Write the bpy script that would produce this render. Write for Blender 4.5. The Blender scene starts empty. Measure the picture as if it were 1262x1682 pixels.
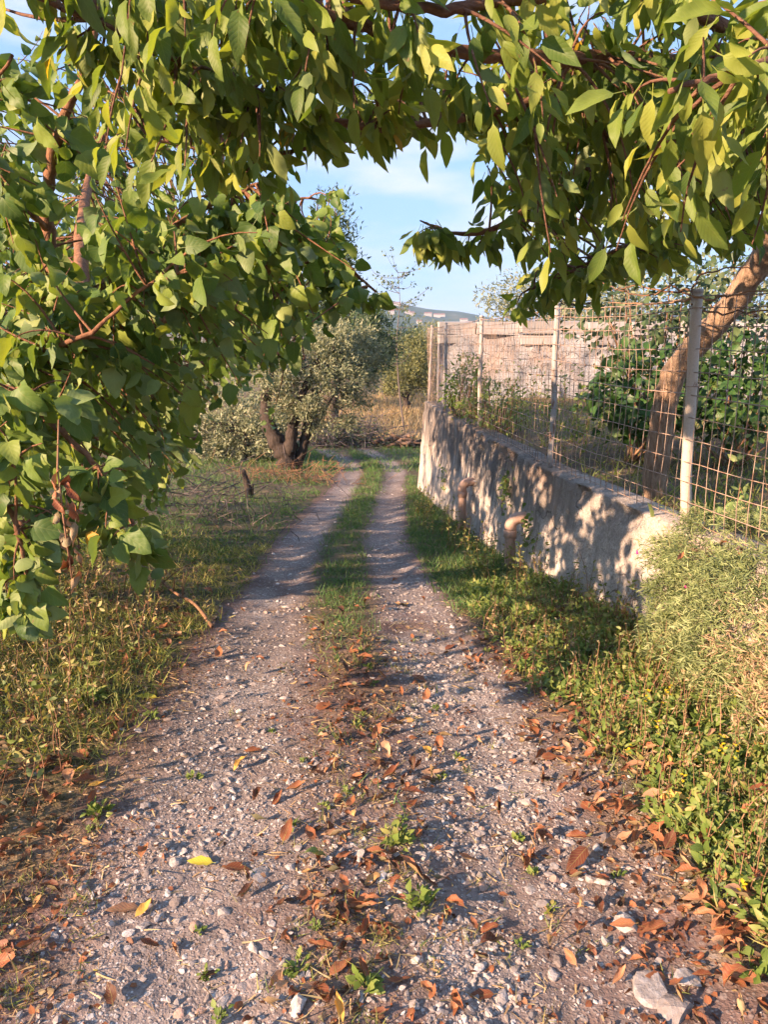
import bpy, math, random
import numpy as np
from mathutils import Matrix, Vector
rng = np.random.default_rng(7); random.seed(7)
sc = bpy.context.scene
COL = sc.collection
R = math.radians

# ------------------------------------------------------------------ camera, sky, sun, exposure
PITCH, FPX, CZ = R(13.6), 1240.0, 1.65
cam = bpy.data.cameras.new('camera'); cam.sensor_fit = 'VERTICAL'; cam.sensor_height = 36
cam.lens = 36 * FPX / 1682; cam.clip_start = .05; cam.clip_end = 6000
co = bpy.data.objects.new('camera', cam); COL.objects.link(co)
co.location = (0, 0, CZ); co.rotation_euler = (R(90) - PITCH, 0, 0); sc.camera = co

SUN_EL, SUN_DIR = 21.0, (-0.86, -0.51)          # direction towards the sun on the ground plane
w = bpy.data.worlds.new('World'); sc.world = w; w.use_nodes = True
wt = w.node_tree; wt.nodes.clear()
def wn(t, **k):
    n = wt.nodes.new(t)
    for a, b in k.items(): setattr(n, a, b)
    return n
sky = wn('ShaderNodeTexSky', sky_type='NISHITA', sun_disc=False)
sky.sun_elevation = R(SUN_EL); sky.sun_rotation = math.atan2(SUN_DIR[0], SUN_DIR[1])
sky.air_density = 1.0; sky.dust_density = .3; sky.ozone_density = 2.5
bg = wn('ShaderNodeBackground'); bg.inputs['Strength'].default_value = .15
tc = wn('ShaderNodeTexCoord'); mp = wn('ShaderNodeMapping'); mp.inputs['Scale'].default_value = (2.6, 2.6, 10.0)
mp.inputs['Location'].default_value = (.7, 2.2, 1.4)
nz = wn('ShaderNodeTexNoise'); nz.inputs['Scale'].default_value = 1.6; nz.inputs['Detail'].default_value = 7; nz.inputs['Roughness'].default_value = .55
rp = wn('ShaderNodeValToRGB'); rp.color_ramp.elements[0].position = .44; rp.color_ramp.elements[1].position = .68
mx = wn('ShaderNodeMix', data_type='RGBA'); mx.inputs[7].default_value = (1.85, 1.92, 2.1, 1)
veil = wn('ShaderNodeMix', data_type='RGBA'); veil.inputs[0].default_value = .90; veil.inputs[7].default_value = (.72, 1.2, 2.12, 1)   # thin even cloud veil
wo = wn('ShaderNodeOutputWorld')
L = wt.links.new
L(tc.outputs['Generated'], mp.inputs['Vector']); L(mp.outputs['Vector'], nz.inputs['Vector']); L(nz.outputs['Fac'], rp.inputs['Fac'])
L(rp.outputs['Color'], mx.inputs[0]); L(sky.outputs['Color'], veil.inputs[6]); L(veil.outputs[2], mx.inputs[6]); L(mx.outputs[2], bg.inputs['Color']); L(bg.outputs[0], wo.inputs['Surface'])

sl = bpy.data.lights.new('sun', 'SUN'); sl.energy = 5.0; sl.angle = R(.8); sl.color = (1.0, .67, .44)
so = bpy.data.objects.new('sun', sl); COL.objects.link(so)
ce = math.cos(R(SUN_EL)); hl = math.hypot(*SUN_DIR)
sdir = Vector((SUN_DIR[0] / hl * ce, SUN_DIR[1] / hl * ce, math.sin(R(SUN_EL))))
so.rotation_euler = sdir.to_track_quat('Z', 'Y').to_euler(); so.location = (-20, -12, 12)
vs = sc.view_settings; vs.view_transform = 'Standard'; vs.look = 'None'; vs.gamma = 1; vs.use_curve_mapping = False
vs.exposure = 1.85
sc.render.engine = 'CYCLES'; cy = sc.cycles
cy.max_bounces = 4; cy.diffuse_bounces = 2; cy.glossy_bounces = 2; cy.transmission_bounces = 2; cy.volume_bounces = 0
cy.use_denoising = True; cy.use_adaptive_sampling = True; cy.adaptive_threshold = .035; cy.caustics_reflective = False; cy.caustics_refractive = False

# ------------------------------------------------------------------ helpers
def ray(px, py):
    u = (px - 631) / FPX; v = (841 - py) / FPX
    return np.array([u, v * math.sin(PITCH) + math.cos(PITCH), v * math.cos(PITCH) - math.sin(PITCH)])
def at(px, py, Y):
    d = ray(px, py); return d * (Y / d[1]) + np.array([0, 0, CZ])
def topx(P):
    P = np.atleast_2d(P); z = P[:, 2] - CZ
    dep = P[:, 1] * math.cos(PITCH) - z * math.sin(PITCH); up = P[:, 1] * math.sin(PITCH) + z * math.cos(PITCH)
    dep_ = np.where(dep < .05, np.nan, dep)
    return 631 + FPX * P[:, 0] / dep_, 841 - FPX * up / dep_, dep
TAB = np.random.default_rng(3).random((256, 256))
def vn(x, y, s=1.0, k=0):
    x = np.asarray(x, float) * s + k * 17.3 + 500; y = np.asarray(y, float) * s + k * 31.7 + 500
    i = np.floor(x).astype(int); j = np.floor(y).astype(int); f = x - i; g = y - j
    f = f * f * (3 - 2 * f); g = g * g * (3 - 2 * g); i %= 256; j %= 256; i1 = (i + 1) % 256; j1 = (j + 1) % 256
    return (TAB[i, j] * (1 - f) + TAB[i1, j] * f) * (1 - g) + (TAB[i, j1] * (1 - f) + TAB[i1, j1] * f) * g
def fbm(x, y, s=1.0, k=0, o=4):
    a = 0; t = 0
    for q in range(o):
        a = a + vn(x, y, s * 2 ** q, k + q) * .5 ** q; t += .5 ** q
    return a / t
def sst(a, b, x):
    t = np.clip((np.asarray(x, float) - a) / (b - a), 0, 1); return t * t * (3 - 2 * t)
def unit(v):
    v = np.asarray(v, float); return v / np.maximum(np.linalg.norm(v, axis=-1, keepdims=True), 1e-9)

def make_mesh(name, V, F, rnd=None, uv=None, smooth=True, attrs=None):
    me = bpy.data.meshes.new(name)
    V = np.ascontiguousarray(V, dtype=np.float32); F = np.ascontiguousarray(F, dtype=np.int32)
    me.vertices.add(len(V)); me.vertices.foreach_set('co', V.ravel())
    n = F.shape[1]
    me.loops.add(F.size); me.loops.foreach_set('vertex_index', F.ravel())
    me.polygons.add(len(F)); me.polygons.foreach_set('loop_start', np.arange(0, F.size, n, dtype=np.int32))
    me.polygons.foreach_set('loop_total', np.full(len(F), n, dtype=np.int32))
    me.polygons.foreach_set('use_smooth', np.full(len(F), smooth, dtype=bool))
    if rnd is not None:
        a = me.attributes.new('rnd', 'FLOAT', 'POINT'); a.data.foreach_set('value', np.ascontiguousarray(rnd, dtype=np.float32))
    if uv is not None:
        a = me.attributes.new('luv', 'FLOAT2', 'POINT'); a.data.foreach_set('vector', np.ascontiguousarray(uv, dtype=np.float32).ravel())
    for k, v in (attrs or {}).items():
        a = me.attributes.new(k, 'FLOAT', 'POINT'); a.data.foreach_set('value', np.ascontiguousarray(v, dtype=np.float32))
    me.update(calc_edges=True); me.validate()
    return me
class G_:
    """collects vertex / triangle arrays"""
    def __init__(s): s.V = []; s.F = []; s.R = []; s.U = []; s.n = 0
    def add(s, V, F, rnd=.5, uv=None):
        V = np.asarray(V, float); F = np.asarray(F, int)
        if F.shape[1] == 4: F = np.vstack([F[:, [0, 1, 2]], F[:, [0, 2, 3]]])
        s.V.append(V); s.F.append(F + s.n); s.n += len(V)
        s.R.append(np.full(len(V), rnd) if np.isscalar(rnd) else np.asarray(rnd, float))
        s.U.append(np.zeros((len(V), 2)) if uv is None else uv)
    def inst(s, T, M, P, rnd):
        """T=(V,F,UV) template; M (N,3,3); P (N,3); rnd (N,)"""
        if len(P) == 0: return
        V, F, U = T; N = len(P); n = len(V)
        W = np.einsum('nij,kj->nki', M, V) + P[:, None, :]
        FF = (F[None] + (np.arange(N) * n)[:, None, None]).reshape(-1, 3)
        s.add(W.reshape(-1, 3), FF, np.repeat(rnd, n), np.tile(U, (N, 1)))
    def obj(s, name, mat, parent=None, smooth=True, **k):
        if not s.V: return None
        V = np.vstack(s.V)
        if parent is not None: V = V - base(parent)[None]
        me = make_mesh(name, V, np.vstack(s.F), np.concatenate(s.R), np.vstack(s.U), smooth)
        return link(name, me, mat, parent, **k)
def base(o):
    while o.parent is not None: o = o.parent
    return np.array(o.location)
def link(name, me, mat, parent=None, label=None, cat=None, group=None, kind=None):
    if mat is not None and not me.materials: me.materials.append(mat)
    o = bpy.data.objects.new(name, me); COL.objects.link(o)
    if parent is not None: o.parent = parent
    return tag(o, label, cat, group, kind)
def tag(o, label=None, cat=None, group=None, kind=None):
    for k, v in (('label', label), ('category', cat), ('group', group), ('kind', kind)):
        if v: o[k] = v
    return o
def thing(name, loc, label, cat, group=None, kind=None):
    o = bpy.data.objects.new(name, None); COL.objects.link(o); o.location = [float(q) for q in loc]
    o.empty_display_size = .1
    return tag(o, label, cat, group, kind)
def frames(d, n):
    d = unit(d); x = unit(np.cross(d, n)); z = np.cross(x, d)
    return np.stack([x, d, z], axis=-1)
def rdir(N, r=rng):
    return unit(r.normal(size=(N, 3)))
def smooth_path(P, n=6):
    P = np.asarray(P, float)
    Q = np.vstack([2 * P[0] - P[1], P, 2 * P[-1] - P[-2]]); out = []
    for i in range(1, len(Q) - 2):
        for t in np.linspace(0, 1, n, endpoint=False):
            a, b, c, d = Q[i - 1:i + 3]
            out.append(.5 * (2 * b + (c - a) * t + (2 * a - 5 * b + 4 * c - d) * t * t + (3 * b - a - 3 * c + d) * t ** 3))
    out.append(P[-1]); return np.array(out)
def tube(P, rad, sides=6, wob=0.0, cap=True):
    P = np.asarray(P, float); n = len(P); rad = np.broadcast_to(np.asarray(rad, float), (n,))
    T = unit(np.gradient(P, axis=0)); a = np.cross(T[0], [0, 0, 1.])
    if np.linalg.norm(a) < 1e-3: a = np.array([1., 0, 0])
    A = unit(a); V = []; U = []
    ang = np.linspace(0, 2 * math.pi, sides, endpoint=False); ln = 0
    for i in range(n):
        A = unit(A - T[i] * np.dot(A, T[i])); B = np.cross(T[i], A)
        r = rad[i] * (1 + wob * (rng.random(sides) - .5))
        V.append(P[i] + r[:, None] * (np.cos(ang)[:, None] * A + np.sin(ang)[:, None] * B))
        if i: ln += np.linalg.norm(P[i] - P[i - 1])
        U.append(np.stack([ang / 6.283, np.full(sides, ln)], -1))
    V = np.vstack(V); U = np.vstack(U); F = []
    k = np.arange(sides); k1 = (k + 1) % sides
    for i in range(n - 1):
        F.append(np.stack([i * sides + k, i * sides + k1, (i + 1) * sides + k1, (i + 1) * sides + k], -1))
    F = np.vstack(F); F = np.vstack([F[:, [0, 1, 2]], F[:, [0, 2, 3]]])
    if cap:
        V = np.vstack([V, P[0], P[-1]]); U = np.vstack([U, U[0], U[-1]]); m = n * sides
        F = np.vstack([F, np.stack([np.full(sides, m), k1, k], -1), np.stack([np.full(sides, m + 1), m - sides + k, m - sides + k1], -1)])
    return V, F, U

# ------------------------------------------------------------------ materials
class NT:
    def __init__(s, name):
        s.m = bpy.data.materials.new(name); s.m.use_nodes = True; s.t = s.m.node_tree; s.t.nodes.clear()
        s.out = s.t.nodes.new('ShaderNodeOutputMaterial')
    def n(s, t, ins=None, **k):
        q = s.t.nodes.new(t)
        for a, b in k.items(): setattr(q, a, b)
        for a, b in (ins or {}).items():
            i = q.inputs[a]
            if isinstance(b, bpy.types.NodeSocket): s.t.links.new(b, i)
            else: i.default_value = b
        return q
    def at(s, name, o='Fac'): return s.n('ShaderNodeAttribute', attribute_name=name).outputs[o]
    def math(s, op, a, b=0.0, c=0.0, clamp=False): return s.n('ShaderNodeMath', {0: a, 1: b, 2: c}, operation=op, use_clamp=clamp).outputs[0]
    def noise(s, scale, detail=4, rough=.55, vec=None, dist=0.0):
        i = {'Scale': scale, 'Detail': detail, 'Roughness': rough, 'Distortion': dist}
        if vec is not None: i['Vector'] = vec
        return s.n('ShaderNodeTexNoise', i).outputs['Fac']
    def ramp(s, f, st, mode='LINEAR'):
        q = s.n('ShaderNodeValToRGB', {0: f}); r = q.color_ramp; r.interpolation = mode
        while len(r.elements) < len(st): r.elements.new(.5)
        for e, (p, c) in zip(r.elements, st):
            e.position = p; e.color = (*c, 1) if not np.isscalar(c) else (c, c, c, 1)
        return q.outputs[0]
    def mix(s, f, a, b, mode='MIX'):
        q = s.n('ShaderNodeMix', data_type='RGBA', blend_type=mode)
        for i, v in ((0, f), (6, a), (7, b)):
            if isinstance(v, bpy.types.NodeSocket): s.t.links.new(v, q.inputs[i])
            elif i == 0: q.inputs[0].default_value = v
            else: q.inputs[i].default_value = (*v, 1)
        return q.outputs[2]
    def pos(s): return s.n('ShaderNodeNewGeometry').outputs['Position']
    def map(s, vec, sc_): return s.n('ShaderNodeMapping', {'Vector': vec, 'Scale': sc_}).outputs[0]
    def bump(s, h, st, dist=.01, prev=None):
        i = {'Height': h, 'Strength': st, 'Distance': dist}
        if prev is not None: i['Normal'] = prev
        return s.n('ShaderNodeBump', i).outputs[0]
    def bsdf(s, col, rough=.8, nrm=None, spec=.3, **k):
        i = {'Base Color': col if isinstance(col, bpy.types.NodeSocket) else (*col, 1), 'Roughness': rough, 'Specular IOR Level': spec}
        if nrm is not None: i['Normal'] = nrm
        i.update(k); return s.n('ShaderNodeBsdfPrincipled', i).outputs[0]
    def done(s, sh): s.t.links.new(sh, s.out.inputs['Surface']); return s.m

def leaf_mat(name, stops, trans=.35, tcol=(1.45, 1.4, .5), veins=9.0, rough=.52, vein=.14, spec=.3):
    t = NT(name)
    col = t.ramp(t.at('rnd'), stops)
    if veins:
        sp = t.noise(14, 1, .6, t.pos()); col = t.mix(t.math('MULTIPLY', sp, .6), col, (.9, .8, .5), 'MULTIPLY')
    nrm = None
    if veins:
        uv = t.n('ShaderNodeSeparateXYZ', {0: t.at('luv', 'Vector')})
        au = t.math('ABSOLUTE', uv.outputs[0])
        ph = t.math('SUBTRACT', t.math('MULTIPLY', uv.outputs[1], veins), t.math('MULTIPLY', au, 2.2))
        fr = t.math('PINGPONG', ph, .5)                                # 0 on the side veins
        v1 = t.math('SUBTRACT', 1.0, t.math('DIVIDE', fr, .13), clamp=True)
        v2 = t.math('SUBTRACT', 1.0, t.math('DIVIDE', au, .07), clamp=True)
        vv = t.math('MAXIMUM', t.math('MULTIPLY', v1, .6), v2)
        col = t.mix(t.math('MULTIPLY', vv, vein), col, (.42, .46, .16))
        col = t.mix(t.ramp(t.noise(55, 2, .7, t.pos()), [(.68, 0.0), (.76, .75)]), col, (.20, .11, .04))     # brown specks
        nrm = t.bump(t.math('SUBTRACT', fr, t.math('MULTIPLY', vv, .35)), .14, .004)
    bk = t.n('ShaderNodeNewGeometry').outputs['Backfacing']
    col2 = t.mix(t.math('MULTIPLY', bk, .35), col, (.30, .36, .20))
    p = t.bsdf(col2, rough, nrm, spec)
    tr = t.n('ShaderNodeBsdfTranslucent', {'Color': t.mix(1.0, col, tcol, 'MULTIPLY')}).outputs[0]
    return t.done(t.n('ShaderNodeMixShader', {0: trans, 1: p, 2: tr}).outputs[0])
def bark_mat(name, c0, c1, sc_=(30, 30, 9), bs=.6):
    t = NT(name); v = t.map(t.pos(), sc_); a = t.noise(1.0, 6, .65, v, .4)
    col = t.ramp(a, [(.3, c0), (.68, c1)])
    col = t.mix(t.math('MULTIPLY', t.noise(3, 3, .6, t.pos()), .6), col, tuple(q * .55 for q in c0))
    return t.done(t.bsdf(col, .85, t.bump(a, bs, .03), .2))
def plain_mat(name, stops, sc_=20, rough=.85, bs=.3, trans=0.0, dist=.01):
    t = NT(name); col = t.ramp(t.at('rnd'), stops); a = t.noise(sc_, 5, .6, t.pos())
    col = t.mix(t.math('MULTIPLY', a, .55), col, tuple(q * .4 for q in stops[0][1]))
    p = t.bsdf(col, rough, t.bump(a, bs, dist), .25)
    if trans:
        tr = t.n('ShaderNodeBsdfTranslucent', {'Color': col}).outputs[0]
        p = t.n('ShaderNodeMixShader', {0: trans, 1: p, 2: tr}).outputs[0]
    return t.done(p)

M = {}
M['cherry'] = leaf_mat('cherry_leaf', [(0, (.075, .14, .032)), (.5, (.18, .26, .055)), (.9, (.31, .36, .08)), (.97, (.35, .36, .07)), (1, (.5, .33, .03))], .42, veins=10)
M['mulberry'] = leaf_mat('mulberry_leaf', [(0, (.06, .125, .035)), (.5, (.13, .215, .052)), (.92, (.24, .31, .065)), (.985, (.33, .31, .04)), (1, (.5, .28, .03))], .33, veins=6)
M['olive'] = leaf_mat('olive_leaf', [(0, (.11, .135, .075)), (.6, (.22, .24, .14)), (1, (.37, .37, .25))], .22, (1, 1, .7), 0, .5)
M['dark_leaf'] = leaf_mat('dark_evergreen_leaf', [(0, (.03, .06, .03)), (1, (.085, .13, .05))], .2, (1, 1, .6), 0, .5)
M['pale_leaf'] = leaf_mat('pale_thin_leaf', [(0, (.10, .13, .06)), (1, (.26, .26, .10))], .3, (1, 1, .6), 0, .6)
M['bush'] = leaf_mat('garden_bush_leaf', [(0, (.025, .065, .02)), (.7, (.045, .12, .03)), (1, (.09, .18, .045))], .3, (1, 1.1, .5), 7, .4)
M['grass'] = leaf_mat('green_grass', [(0, (.05, .12, .035)), (.6, (.095, .20, .055)), (.88, (.20, .26, .08)), (1, (.38, .33, .15))], .35, (1.1, 1.1, .5), 0, .6)
M['verge'] = leaf_mat('verge_grass', [(0, (.09, .15, .035)), (.5, (.21, .25, .06)), (.8, (.37, .33, .12)), (1, (.52, .40, .19))], .36, (1.1, 1, .5), 0, .6)
M['dry'] = leaf_mat('dry_grass', [(0, (.20, .13, .07)), (.5, (.38, .27, .14)), (1, (.55, .43, .25))], .25, (1, .9, .6), 0, .7)
M['weed'] = leaf_mat('broad_weed_leaf', [(0, (.08, .145, .035)), (.5, (.165, .25, .06)), (.85, (.28, .33, .10)), (1, (.45, .36, .15))], .40, (1.1, 1.1, .5), 5, .5)
M['succ'] = leaf_mat('trailing_shrub_leaf', [(0, (.10, .14, .05)), (.5, (.21, .26, .105)), (.84, (.37, .40, .19)), (.9, (.38, .26, .16)), (1, (.50, .33, .22))], .18, (1.1, 1, .6), 0, .5)
M['fallen'] = leaf_mat('fallen_leaf', [(0, (.06, .024, .02)), (.3, (.165, .052, .03)), (.6, (.30, .115, .06)), (.8, (.42, .25, .17)), (.9, (.55, .33, .07)), (.95, (.50, .45, .06)), (1, (.2, .25, .07))], .15, (1.1, .9, .5), 9, .55, .3)
M['petal_y'] = plain_mat('yellow_petal', [(0, (.7, .5, .02)), (1, (.85, .65, .03))], 30, .6, .1, .2)
M['petal_m'] = plain_mat('magenta_petal', [(0, (.6, .03, .3)), (1, (.75, .05, .4))], 30, .6, .1, .2)
M['cherry_bark'] = bark_mat('cherry_bark', (.10, .045, .03), (.30, .17, .11), (22, 22, 60))
M['trunk_bark'] = bark_mat('cherry_trunk_bark', (.21, .135, .09), (.54, .39, .27), (45, 45, 9), 1.0)
M['mulberry_bark'] = bark_mat('mulberry_bark', (.12, .055, .03), (.36, .19, .11), (30, 30, 20))
M['olive_bark'] = bark_mat('olive_bark', (.03, .024, .022), (.11, .085, .07), (20, 20, 6), 1.0)
M['grey_twig'] = plain_mat('grey_dry_twig', [(0, (.10, .085, .085)), (1, (.28, .23, .21))], 25)
M['brown_twig'] = plain_mat('brown_dry_twig', [(0, (.16, .08, .045)), (1, (.42, .25, .15))], 25)
M['log'] = plain_mat('cut_log', [(0, (.10, .065, .05)), (1, (.36, .24, .17))], 18)
M['pad'] = plain_mat('cactus_pad', [(0, (.16, .26, .08)), (1, (.30, .38, .14))], 30, .5, .2)
M['house'] = plain_mat('house_wall', [(0, (.35, .31, .28)), (1, (.6, .57, .53))], .5)
M['roof'] = plain_mat('roof_tile', [(0, (.3, .14, .09)), (1, (.4, .2, .13))], .5)

def stone_mat():
    t = NT('stone'); col = t.ramp(t.at('rnd'), [(0, (.14, .12, .12)), (.35, (.27, .25, .25)), (.7, (.42, .40, .40)), (.92, (.58, .56, .56)), (1, (.42, .28, .23))])
    a = t.noise(38, 6, .65, t.pos()); b = t.noise(7, 4, .6, t.pos())
    col = t.mix(t.ramp(a, [(.42, .55), (.62, 0.0)]), col, (.17, .135, .115))
    col = t.mix(t.ramp(b, [(.55, 0.0), (.75, .5)]), col, (.50, .36, .28))
    return t.done(t.bsdf(col, .88, t.bump(a, .7, .01), .25))
M['stone'] = stone_mat()
def ground_mat():
    t = NT('track_ground'); p = t.pos(); gr = t.at('gravel'); gn = t.at('green'); dr = t.at('dryness')
    big = t.noise(1.7, 3, .6, p); fine = t.noise(60, 3, .7, p); mid = t.noise(11, 4, .65, p)
    soil = t.ramp(mid, [(.3, (.060, .036, .034)), (.55, (.135, .080, .070)), (.8, (.24, .155, .135))])
    def chip(scale, cut, lo, hi):
        nzv = t.n('ShaderNodeTexNoise', {'Vector': p, 'Scale': scale * .4, 'Detail': 1.0}).outputs['Color']
        off = t.n('ShaderNodeVectorMath', {0: nzv, 3: .9 / scale}, operation='SCALE').outputs[0]
        v = t.n('ShaderNodeTexVoronoi', {'Vector': t.n('ShaderNodeVectorMath', {0: p, 1: off}, operation='ADD').outputs[0], 'Scale': scale}); c = t.n('ShaderNodeSeparateColor', {0: v.outputs['Color']})
        on = t.math('GREATER_THAN', c.outputs[1], cut); m = t.math('MULTIPLY', t.ramp(v.outputs['Distance'], [(lo, 1.0), (hi, 0.0)]), on)
        return m, t.ramp(c.outputs[0], [(0, (.12, .10, .10)), (.4, (.28, .26, .26)), (.8, (.46, .44, .44)), (1, (.60, .58, .58))])
    m1, c1 = chip(105.0, .42, .34, .5); m2, c2 = chip(42.0, .70, .36, .46)
    gk = t.math('ADD', t.math('MULTIPLY', gr, 1.0), .10, clamp=True)
    cm = t.math('MULTIPLY', t.math('MAXIMUM', m1, m2), gk); chips = t.mix(m2, c1, c2)
    dust = t.mix(t.math('MULTIPLY', gr, .56), soil, t.ramp(fine, [(.3, (.25, .225, .215)), (.7, (.45, .42, .41))]))
    col = t.mix(cm, dust, chips)
    col = t.mix(t.math('MULTIPLY', gn, t.ramp(mid, [(.3, .9), (.7, .3)])), col, (.055, .085, .022))
    col = t.mix(t.math('MULTIPLY', dr, t.ramp(fine, [(.35, 0.0), (.65, .85)])), col, (.33, .23, .13))
    col = t.mix(t.ramp(big, [(.35, .45), (.65, 0.0)]), col, (.075, .05, .042))
    h = t.math('ADD', t.math('MULTIPLY', cm, .6), t.math('MULTIPLY', fine, .8))
    nr = t.bump(h, .7, .010, t.bump(mid, .6, .03))
    return t.done(t.bsdf(col, .92, nr, .2))
M['ground'] = ground_mat()
def plaster_mat(name, base, dark, topk, seed=0.0):
    t = NT(name); p = t.pos(); st = t.map(p, (9, 9, 1.1)); streak = t.noise(1.0, 4, .65, st, .5); big = t.noise(1.3, 3, .6, p); fine = t.noise(70, 3, .7, p); mid = t.noise(9, 4, .7, p)
    col = t.ramp(mid, [(.3, tuple(q * .72 for q in base)), (.55, base), (.8, tuple(min(q * 1.2, .8) for q in base))])
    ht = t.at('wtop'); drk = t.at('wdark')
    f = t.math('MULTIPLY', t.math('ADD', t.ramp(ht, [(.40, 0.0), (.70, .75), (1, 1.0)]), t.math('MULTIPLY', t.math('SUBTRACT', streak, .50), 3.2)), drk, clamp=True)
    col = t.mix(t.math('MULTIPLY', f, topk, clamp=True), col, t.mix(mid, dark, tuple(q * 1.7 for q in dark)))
    col = t.mix(t.ramp(t.math('ADD', fine, t.math('MULTIPLY', ht, .12)), [(.50, 0.0), (.66, .6)]), col, tuple(q * .42 for q in base))
    col = t.mix(t.ramp(big, [(.52, 0.0), (.7, .45)]), col, (.30, .20, .14))
    cv = t.n('ShaderNodeTexVoronoi', {'Vector': t.n('ShaderNodeVectorMath', {0: p, 1: t.n('ShaderNodeVectorMath', {0: t.n('ShaderNodeTexNoise', {'Vector': p, 'Scale': 5.0, 'Detail': 3.0}).outputs['Color'], 3: .35}, operation='SCALE').outputs[0]}, operation='ADD').outputs[0], 'Scale': 1.5}, feature='DISTANCE_TO_EDGE').outputs['Distance']
    ck = t.math('MULTIPLY', t.ramp(cv, [(.0, 1.0), (.012, 0.0)]), t.ramp(big, [(.45, 0.0), (.55, 1.0)]))
    col = t.mix(t.math('MULTIPLY', ck, .8), col, (.05, .04, .035))
    pit = t.ramp(t.noise(24, 3, .75, p), [(.60, 0.0), (.70, 1.0)]); col = t.mix(t.math('MULTIPLY', pit, .45), col, tuple(q * .35 for q in base))
    nr = t.bump(t.math('SUBTRACT', t.math('SUBTRACT', fine, t.math('MULTIPLY', pit, .8)), ck), .85, .014, t.bump(mid, .8, .03))
    return t.done(t.bsdf(col, .93, nr, .15))
M['wall'] = plaster_mat('old_render', (.56, .50, .45), (.060, .052, .050), .93)
M['ruin'] = plaster_mat('ruin_plaster', (.38, .39, .42), (.13, .11, .105), .7)
M['block'] = plain_mat('stone_block', [(0, (.30, .28, .275)), (.5, (.38, .36, .35)), (1, (.47, .45, .44))], 6, .9, .6, dist=.02)
def metal_mat(name, c, rust, amt, rough=.55):
    t = NT(name); p = t.pos(); a = t.noise(26, 6, .7, t.map(p, (1, 1, .35))); b = t.noise(130, 4, .6, p)
    col = t.mix(t.ramp(a, [(amt, 0.0), (amt + .12, 1.0)]), t.mix(b, c, tuple(q * .6 for q in c)), t.mix(b, rust, tuple(q * .5 for q in rust)))
    return t.done(t.bsdf(col, rough, t.bump(b, .25, .003), .4))
M['post'] = metal_mat('galvanised_post', (.40, .39, .38), (.23, .12, .07), .52)
M['post_w'] = metal_mat('whitewashed_post', (.58, .50, .42), (.28, .16, .09), .62, .7)
M['wire'] = metal_mat('rusty_wire', (.44, .33, .26), (.29, .165, .105), .5)
M['clay'] = metal_mat('drain_pipe', (.54, .36, .28), (.40, .28, .23), .55, .6)
M['hill'] = plain_mat('hill_scrub', [(0, (.05, .07, .03)), (.6, (.09, .11, .05)), (1, (.20, .18, .11))], .02, .95, .3)

# ------------------------------------------------------------------ terrain
BY = [-60, 2.6, 4, 8, 12, 18, 24, 30, 40, 80, 4000]; BZ = [0, 0, -.08, -.45, -.85, -1.45, -1.95, -2.2, -2.25, -2.3, -2.3]
_fy = np.linspace(-60, 90, 3001); _fz = np.interp(_fy, BY, BZ); _k = np.hanning(41); _fz = np.convolve(np.pad(_fz, 20, 'edge'), _k / _k.sum(), 'valid')
LY = [-6, 1.5, 2.12, 2.92, 4.7, 7.2, 11.8, 15, 18, 22, 26]; LX = [-.45, -.48, -.54, -.63, -.74, -.80, -.62, -.64, -.88, -1.8, -3.2]
RY = [-6, 1.5, 2.12, 2.92, 4.7, 7.2, 11.8, 15, 18, 22, 26]; RX = [.42, .38, .37, .36, .18, -.02, .10, .22, .10, -.6, -1.8]
rw = lambda y: np.interp(y, [2.6, 5.5], [1.0, .60])          # the ruts narrow once grass closes in
WY = np.array([-2.5, 1.2, 3.8, 5.5, 8, 10, 11.9]); WX = np.array([2.6, 2.05, 1.50, 1.17, .96, .76, .63])       # line of the wall's front top edge
def wallx(y): return np.interp(y, WY, WX)
def lx(y): return np.interp(y, LY, LX)
def rx_(y): return np.interp(y, RY, RX)
def H(x, y):
    x = np.asarray(x, float); y = np.asarray(y, float)
    z = np.where(y < 85, np.interp(y, _fy, _fz), -2.3)
    n = .05 * (fbm(x, y, .6, 1) - .5)
    rut = np.exp(-((x - lx(y)) / (.30 * rw(y))) ** 2) + np.exp(-((x - rx_(y)) / (.26 * rw(y))) ** 2)
    lft = .06 * sst(.4, 1.4, lx(y) - x)
    near = sst(16, 12, y)
    rgt = (.16 * sst(.35, 1.25, x - rx_(y))) * sst(7.5, 3.5, y) * sst(0, 1, y + 3)
    return z + n - .025 * rut + lft + rgt * 1.0 + .022 * (fbm(x, y, 9, 5, 3) - .5) * near
def gpt(px, py):
    d = ray(px, py); t = np.geomspace(.8, 90, 6000); P = t[:, None] * d + np.array([0, 0, CZ])
    k = int(np.argmax(P[:, 2] < H(P[:, 0], P[:, 1]))); return P[k]
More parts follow.
